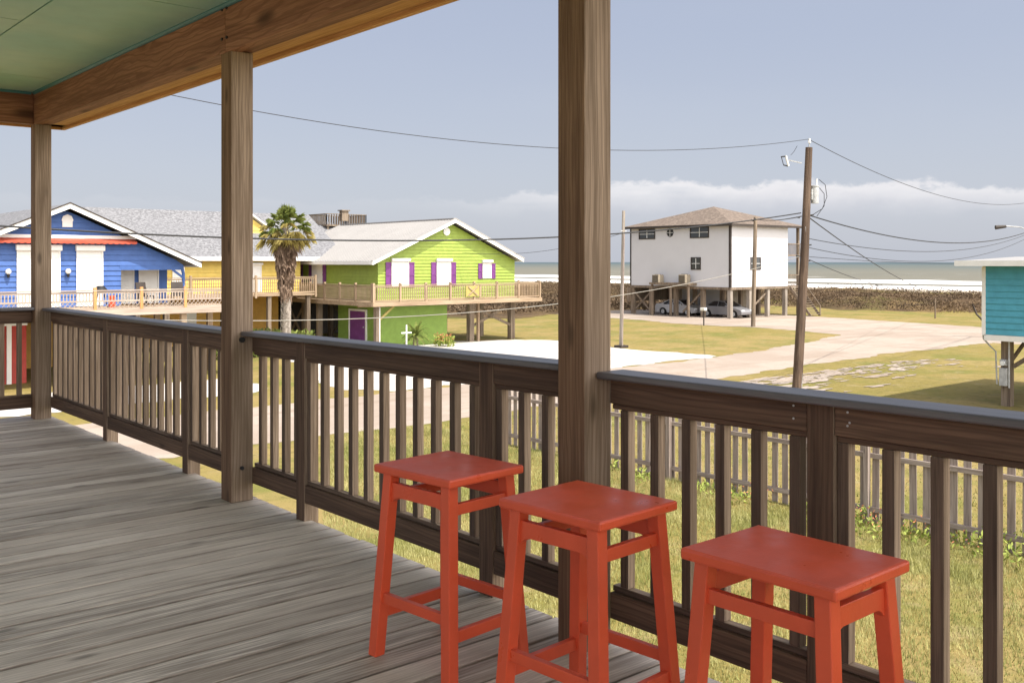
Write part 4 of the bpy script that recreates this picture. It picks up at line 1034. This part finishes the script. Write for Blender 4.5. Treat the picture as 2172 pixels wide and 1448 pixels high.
# ================================================================== FENCE
F_ = thing('picket_fence', (17.1, 10, GZ), 'weathered grey picket fence crossing the yard, seen between the porch balusters', 'fence')
mb = MB(); y = -12.0; fx = 17.15
while y < 20.7:
    lean = random.uniform(-.012,.012); h = 1.62+random.uniform(-.03,.03); w_ = .135
    mb.prism([(y,GZ-.02),(y+w_,GZ-.02),(y+w_+lean,GZ+h-.04),(y+w_-.03+lean,GZ+h),(y+.03+lean,GZ+h),(y+lean,GZ+h-.04)], 0, fx+.0, fx+.02)
    y += .245
mb.build('picket', 'fence_z', F_)
for z in (GZ+.22, GZ+1.22): MB().box(fx-.055, fx-.002, -12, 20.6, z, z+.09).build('rail', 'fence_y', F_)
for yy in [-11.9+2.4*i for i in range(14)]: MB().box(fx-.14, fx-.047, yy, yy+.095, GZ-.2, GZ+1.5).build('fence_post', 'fence_z', F_)

# ================================================================== PALM
Pm = thing('palm_tree', (23.8, 45.4, GZ), 'tall fan palm with a shaggy skirt of dead fronds, beside the green house deck', 'palm tree')
px_, py_ = 23.8, 45.4
mb = MB(); pts = [(px_+.15*math.sin(i*.35)*.4, py_, GZ-.1+i*.62) for i in range(12)]
mb.tube(pts, .24, 14, .17)
for i in range(46):
    z = GZ+.1+i*.10; a0 = random.random()*6.28
    for q in range(5): 
        a = a0+q*1.256; r = .235-.0012*i; mb.bar((px_+r*math.cos(a),py_+r*math.sin(a),z),(px_+(r+.045)*math.cos(a),py_+(r+.045)*math.sin(a),z+.10),.10,.02)
mb.build('trunk', 'pole_grey', Pm)
def fan(mb, base, d, L_, petiole, nb=20, spread=2.3, droop=.25, w_=.045):
    d = Vector(d).normalized(); up = Vector((0,0,1)); s = d.cross(up)
    s = s.normalized() if s.length > .05 else Vector((1,0,0)); nrm = s.cross(d).normalized()
    hub = Vector(base)+d*petiole; mb.bar(base, hub, .035, .02)
    for i in range(nb):
        a = (i/(nb-1)-.5)*spread*1.25; dd = (d*math.cos(a)+s*math.sin(a)+nrm*random.uniform(-.12,.12)).normalized()
        l = L_*(1-.18*abs(a))*random.uniform(.85,1.08); side = dd.cross(nrm).normalized()*w_*.5
        mid = hub+dd*l*.6; tip = hub+dd*l; tip.z -= droop*l*random.uniform(.6,1.5); mid.z -= droop*l*.15
        mb.add([hub, mid+side, tip, mid-side], [(0,1,2),(0,2,3)])
top = Vector((px_+.05, py_, GZ+6.75)); ga = 2.399
green = MB(); dry = MB(); dead = MB()
for i in range(44):
    el = 1.50-(i*.040 if i > 14 else i*.022); a = i*ga; d = (math.cos(a)*math.cos(el), math.sin(a)*math.cos(el), math.sin(el))
    fan(green if i < 27 or (i < 38 and i % 2) else dry, top-Vector((0,0,.012*i)), d, .60, .50+.15*random.random()+.010*i, 22, 2.1, .14+.012*i)
for i in range(26):
    el = -.25-i*.035; a = i*ga+1; d = (math.cos(a)*math.cos(el), math.sin(a)*math.cos(el), math.sin(el))
    fan(dry if i < 15 else dead, top-Vector((0,0,.2+.012*i)), d, .62, .52+.1*random.random(), 18, 2.0, .5)
for i in range(230):
    u = i/230; z = top.z-.45-2.75*u; a = i*ga; r = .16; ro_ = .52-.30*u**1.5+random.uniform(-.07,.07)
    b0 = Vector((px_+r*math.cos(a), py_+r*math.sin(a), z)); e0 = Vector((px_+ro_*math.cos(a), py_+ro_*math.sin(a), z-.40)); 
    for q in range(9):
        aa = a+random.uniform(-.35,.35); rr = ro_*random.uniform(.8,1.15); tip = Vector((px_+rr*math.cos(aa), py_+rr*math.sin(aa), z-random.uniform(.45,.95)))
        sd_ = Vector((-math.sin(aa), math.cos(aa), 0))*.03; mid = (e0*.8+tip*.2)
        dead.add([b0, mid+sd_, tip, mid-sd_], [(0,1,2),(0,2,3)])
green.build('crown', 'frond', Pm); dry.build('dry_frond', 'frond_dry', Pm); dead.build('frond_skirt', 'frond_dead', Pm)

# sago palm, cross, flowering plant by the green wall
sg = thing('sago_palm', (31.9, 45.6, GZ), 'dark green sago palm in front of the green house lower wall', 'plant')
sgm = MB(); c0 = Vector((31.9, 45.6, GZ+.72)); 
MB().tube([(31.9,45.6,GZ),(31.9,45.6,GZ+.74)], .17, 12, .14).build('trunk', 'stilt', sg)
for i in range(44):
    a = i*ga; el = 1.35-i*.034; L_ = 1.0; prev = c0; d = Vector((math.cos(a)*math.cos(el), math.sin(a)*math.cos(el), math.sin(el)))
    for q in range(12):
        nx_ = prev+d*(L_/12); sd_ = d.cross(Vector((0,0,1))); sd_ = sd_.normalized() if sd_.length > .01 else Vector((1,0,0))
        for s in (-1, 1): tip = prev+sd_*s*.17*math.sin(.35+q*.22)+d*.05; sgm.add([prev, tip, prev+d*.07], [(0,1,2)])
        sgm.bar(prev, nx_, .012, .012); prev = nx_; d = (d+Vector((0,0,-.11))).normalized()
sgm.build('crown', 'frond', sg)
cr = MB(); cr.box(31.00, 31.06, 45.2, 45.26, GZ, GZ+1.42); cr.box(30.70, 31.36, 45.203, 45.257, GZ+.95, GZ+1.02)
tag(cr.build('wooden_cross', 'white'), 'plain white cross standing before the green house lower wall', 'cross')
def clump(c, r, h, n, lw, mb):
    for i in range(n):
        a = random.random()*6.28; rr = r*math.sqrt(random.random()); b0 = Vector((c[0]+rr*math.cos(a), c[1]+rr*math.sin(a), c[2]+h*random.random()*.7))
        d = Vector((random.uniform(-1,1), random.uniform(-1,1), random.uniform(.1,1.1))).normalized()*lw*random.uniform(.7,1.5); s = d.cross(Vector((random.uniform(-1,1),random.uniform(-1,1),.3))).normalized()*lw*.22
        mb.add([b0, b0+d*.5+s, b0+d, b0+d*.5-s], [(0,1,2,3)])
fp = thing('flowering_plant', (34.4, 46.3, GZ), 'low red and pink flowering plant at the corner of the green lower wall', 'plant')
mb = MB(); clump((34.2,46.0,GZ), .55, .75, 260, .22, mb); mb.build('foliage', 'weed', fp); mb = MB(); clump((34.2,46.0,GZ+.3), .55, .6, 130, .12, mb); mb.build('flower', 'flower', fp)

# plants under the palm
sh = thing('shrub', (25.2, 47.6, GZ), 'dark leafy shrub growing by the palm trunk in front of the yellow house', 'shrub')
mb = MB(); clump((25.2,47.6,GZ), 1.3, 1.6, 1500, .22, mb); mb.build('foliage', 'frond', sh)
sh = thing('shrub', (21.8, 47.2, GZ), 'dark leafy hedge shrub left of the palm, below the yellow house', 'shrub')
mb = MB(); 
for i in range(5): clump((20.2+i*.85,47.2,GZ), .75, 1.9, 600, .2, mb)
mb.build('foliage', 'frond', sh)

# ================================================================== DUNE SCRUB, YARD GRASS, WEEDS
def scrub_region(n, fx_, hfun, sz, mb, leaves=7):
    for _ in range(n):
        x, y = fx_(); h = hfun(x, y)
        for q in range(leaves):
            zz_ = GZ+h*random.random()**.6; b0 = Vector((x+random.uniform(-.6,.6), y+random.uniform(-.6,.6), zz_))
            d = Vector((random.uniform(-1,1), random.uniform(-1,1), random.uniform(-.1,1))).normalized()*sz*random.uniform(.6,1.6)
            s = d.cross(Vector((random.uniform(-1,1),random.uniform(-1,1),.2))).normalized()*sz*.22
            mb.add([b0, b0+d*.5+s, b0+d, b0+d*.5-s], [(0,1,2,3)])
mb = MB()
def dune_xy():
    x = random.triangular(91, 128, 95); lim = x*.50; return x, random.uniform(x*.30, x*1.45)
def dune_h(x, y):
    return max(.3, min(1, (x-89)/8)*(1.15+.30*noise2(x, y, .11)+.38*noise2(x, y, .38)))
scrub_region(24000, dune_xy, dune_h, .20, mb, 8)
def dune2_xy():
    y = random.uniform(66, 112); return random.uniform(max(56, 74-.2*(y-66)) if y < 70 else 54+random.uniform(0,3), 92), y
scrub_region(6500, dune2_xy, lambda x, y: .35+.25*abs(noise2(x,y,.25)), .32, mb, 5)
tag(mb.build('dune_scrub', 'scrub'), 'band of low brown scrub along the dunes before the sea', 'scrub', kind='stuff')
# low banks under the scrub
mb = MB(); nxx = 26; nyy = 110; vs = []
for j in range(nyy):
    for i in range(nxx):
        x = 89.5+i*1.6; y = 5+j*1.8; h = max(0, min(1, (x-90)/7))*max(0, min(1, (131-x)/8))*(.95+.30*noise2(x, y, .11)+.16*noise2(x,y,.45)); vs.append((x, y, GZ-.08+h))
mb.add(vs, [(j*nxx+i, j*nxx+i+1, (j+1)*nxx+i+1, (j+1)*nxx+i) for j in range(nyy-1) for i in range(nxx-1)], True)
structure(mb.build('dune_bank', 'scrub_ground'))
sheet('scrub_field', [(55,64.5),(60,66.5),(70,70),(88,66),(90,62),(90,200),(20,200),(45,80)], GZ+.02, 'scrub_ground', 1.2, .6)

# yard grass blades (only where the yard can be seen)
mb = MB()
def blades(n, fxy, hmin, hmax, w_):
    for _ in range(n):
        x, y = fxy(); h = random.uniform(hmin, hmax)*(.7+.3*noise2(x, y, 1.1)); h = max(.03, h); a = random.random()*6.28
        dx, dy = math.cos(a)*w_, math.sin(a)*w_; lx, ly = random.uniform(-.5,.5)*h, random.uniform(-.5,.5)*h
        mb.add([(x-dx,y-dy,GZ),(x+dx,y+dy,GZ),(x+lx,y+ly,GZ+h)], [(0,1,2)])
def near_yard():
    while True:
        x = random.uniform(4.2, 17.2); y = random.uniform(.2, 24.3)
        if y < x*1.75 and y > x*.33: return x, y
blades(150000, near_yard, .04, .16, .0055)
def past_fence():
    return random.uniform(17.3, 30), random.uniform(3, 24)
blades(26000, past_fence, .04, .11, .009)
tag(mb.build('yard_grass', 'blade'), 'rough yellow green grass of the yard below the porch', 'grass', kind='stuff')
mb = MB(); 
for yy, r, h, n in ((14.9,.22,.5,90),(13.1,.30,.45,110),(12.3,.25,.4,90),(10.2,.45,.75,220),(9.3,.4,.5,160),(8.3,.35,.45,150),(7.0,.45,.8,230),(6.0,.3,.5,120),(5.2,.3,.6,140),(16.3,.25,.4,80)):
    clump((16.75+random.uniform(-.3,.1), yy, GZ), r*1.6, h*.65, int(n*1.1), .09, mb)
tag(mb.build('fence_weeds', 'weed'), 'bright green weeds growing along the foot of the picket fence', 'weeds', kind='stuff')
mb = MB()
for yy, n in ((12.0,70),(9.4,90),(8.9,60),(7.6,40)): clump((16.6, yy, GZ+.12), .55, .38, int(n*.6), .05, mb)
tag(mb.build('fence_flowers', 'flower'), 'small orange red wildflowers along the picket fence', 'flowers', kind='stuff')

# small things on the verge
mb = MB().tube([(83.5,41.3,GZ-.1),(83.5,41.3,GZ+1.75)], .07, 8)
tag(mb.build('marker_post', 'stilt'), 'lone short wooden post on the grass before the dune scrub', 'post')
mb = MB(); pts = [(79.5+.0*i, 0, 0) for i in range(2)]
pts = [(80.2,36.6,GZ+1.5),(80.3,36.3,GZ+.7),(80.4,35.9,GZ+.25),(80.6,35.3,GZ+.08),(80.8,34.7,GZ+.12),(81.2,33.6,GZ+.6),(81.6,32.6,GZ+1.25)]
tag(MB().tube(pts, .07, 8, .12).build('driftwood_branch', 'dark'), 'dark curved branch lying on the grass near the teal house', 'branch')
hd = thing('fire_hydrant', (60.4,48.6,GZ), 'small white post box on a thin stake by the driveway edge, left of the pole', 'marker')
hd.name = 'mailbox'; hd['category'] = 'mailbox'; hd['label'] = 'small mailbox on a thin dark stake at the white house driveway edge'
MB().bar((60.6,48.2,GZ),(60.6,48.2,GZ+1.15),.07,.07).build('stake','dark',hd); MB().box(60.45,60.75,48.0,48.45,GZ+1.15,GZ+1.38).build('box','shutter',hd,.03)
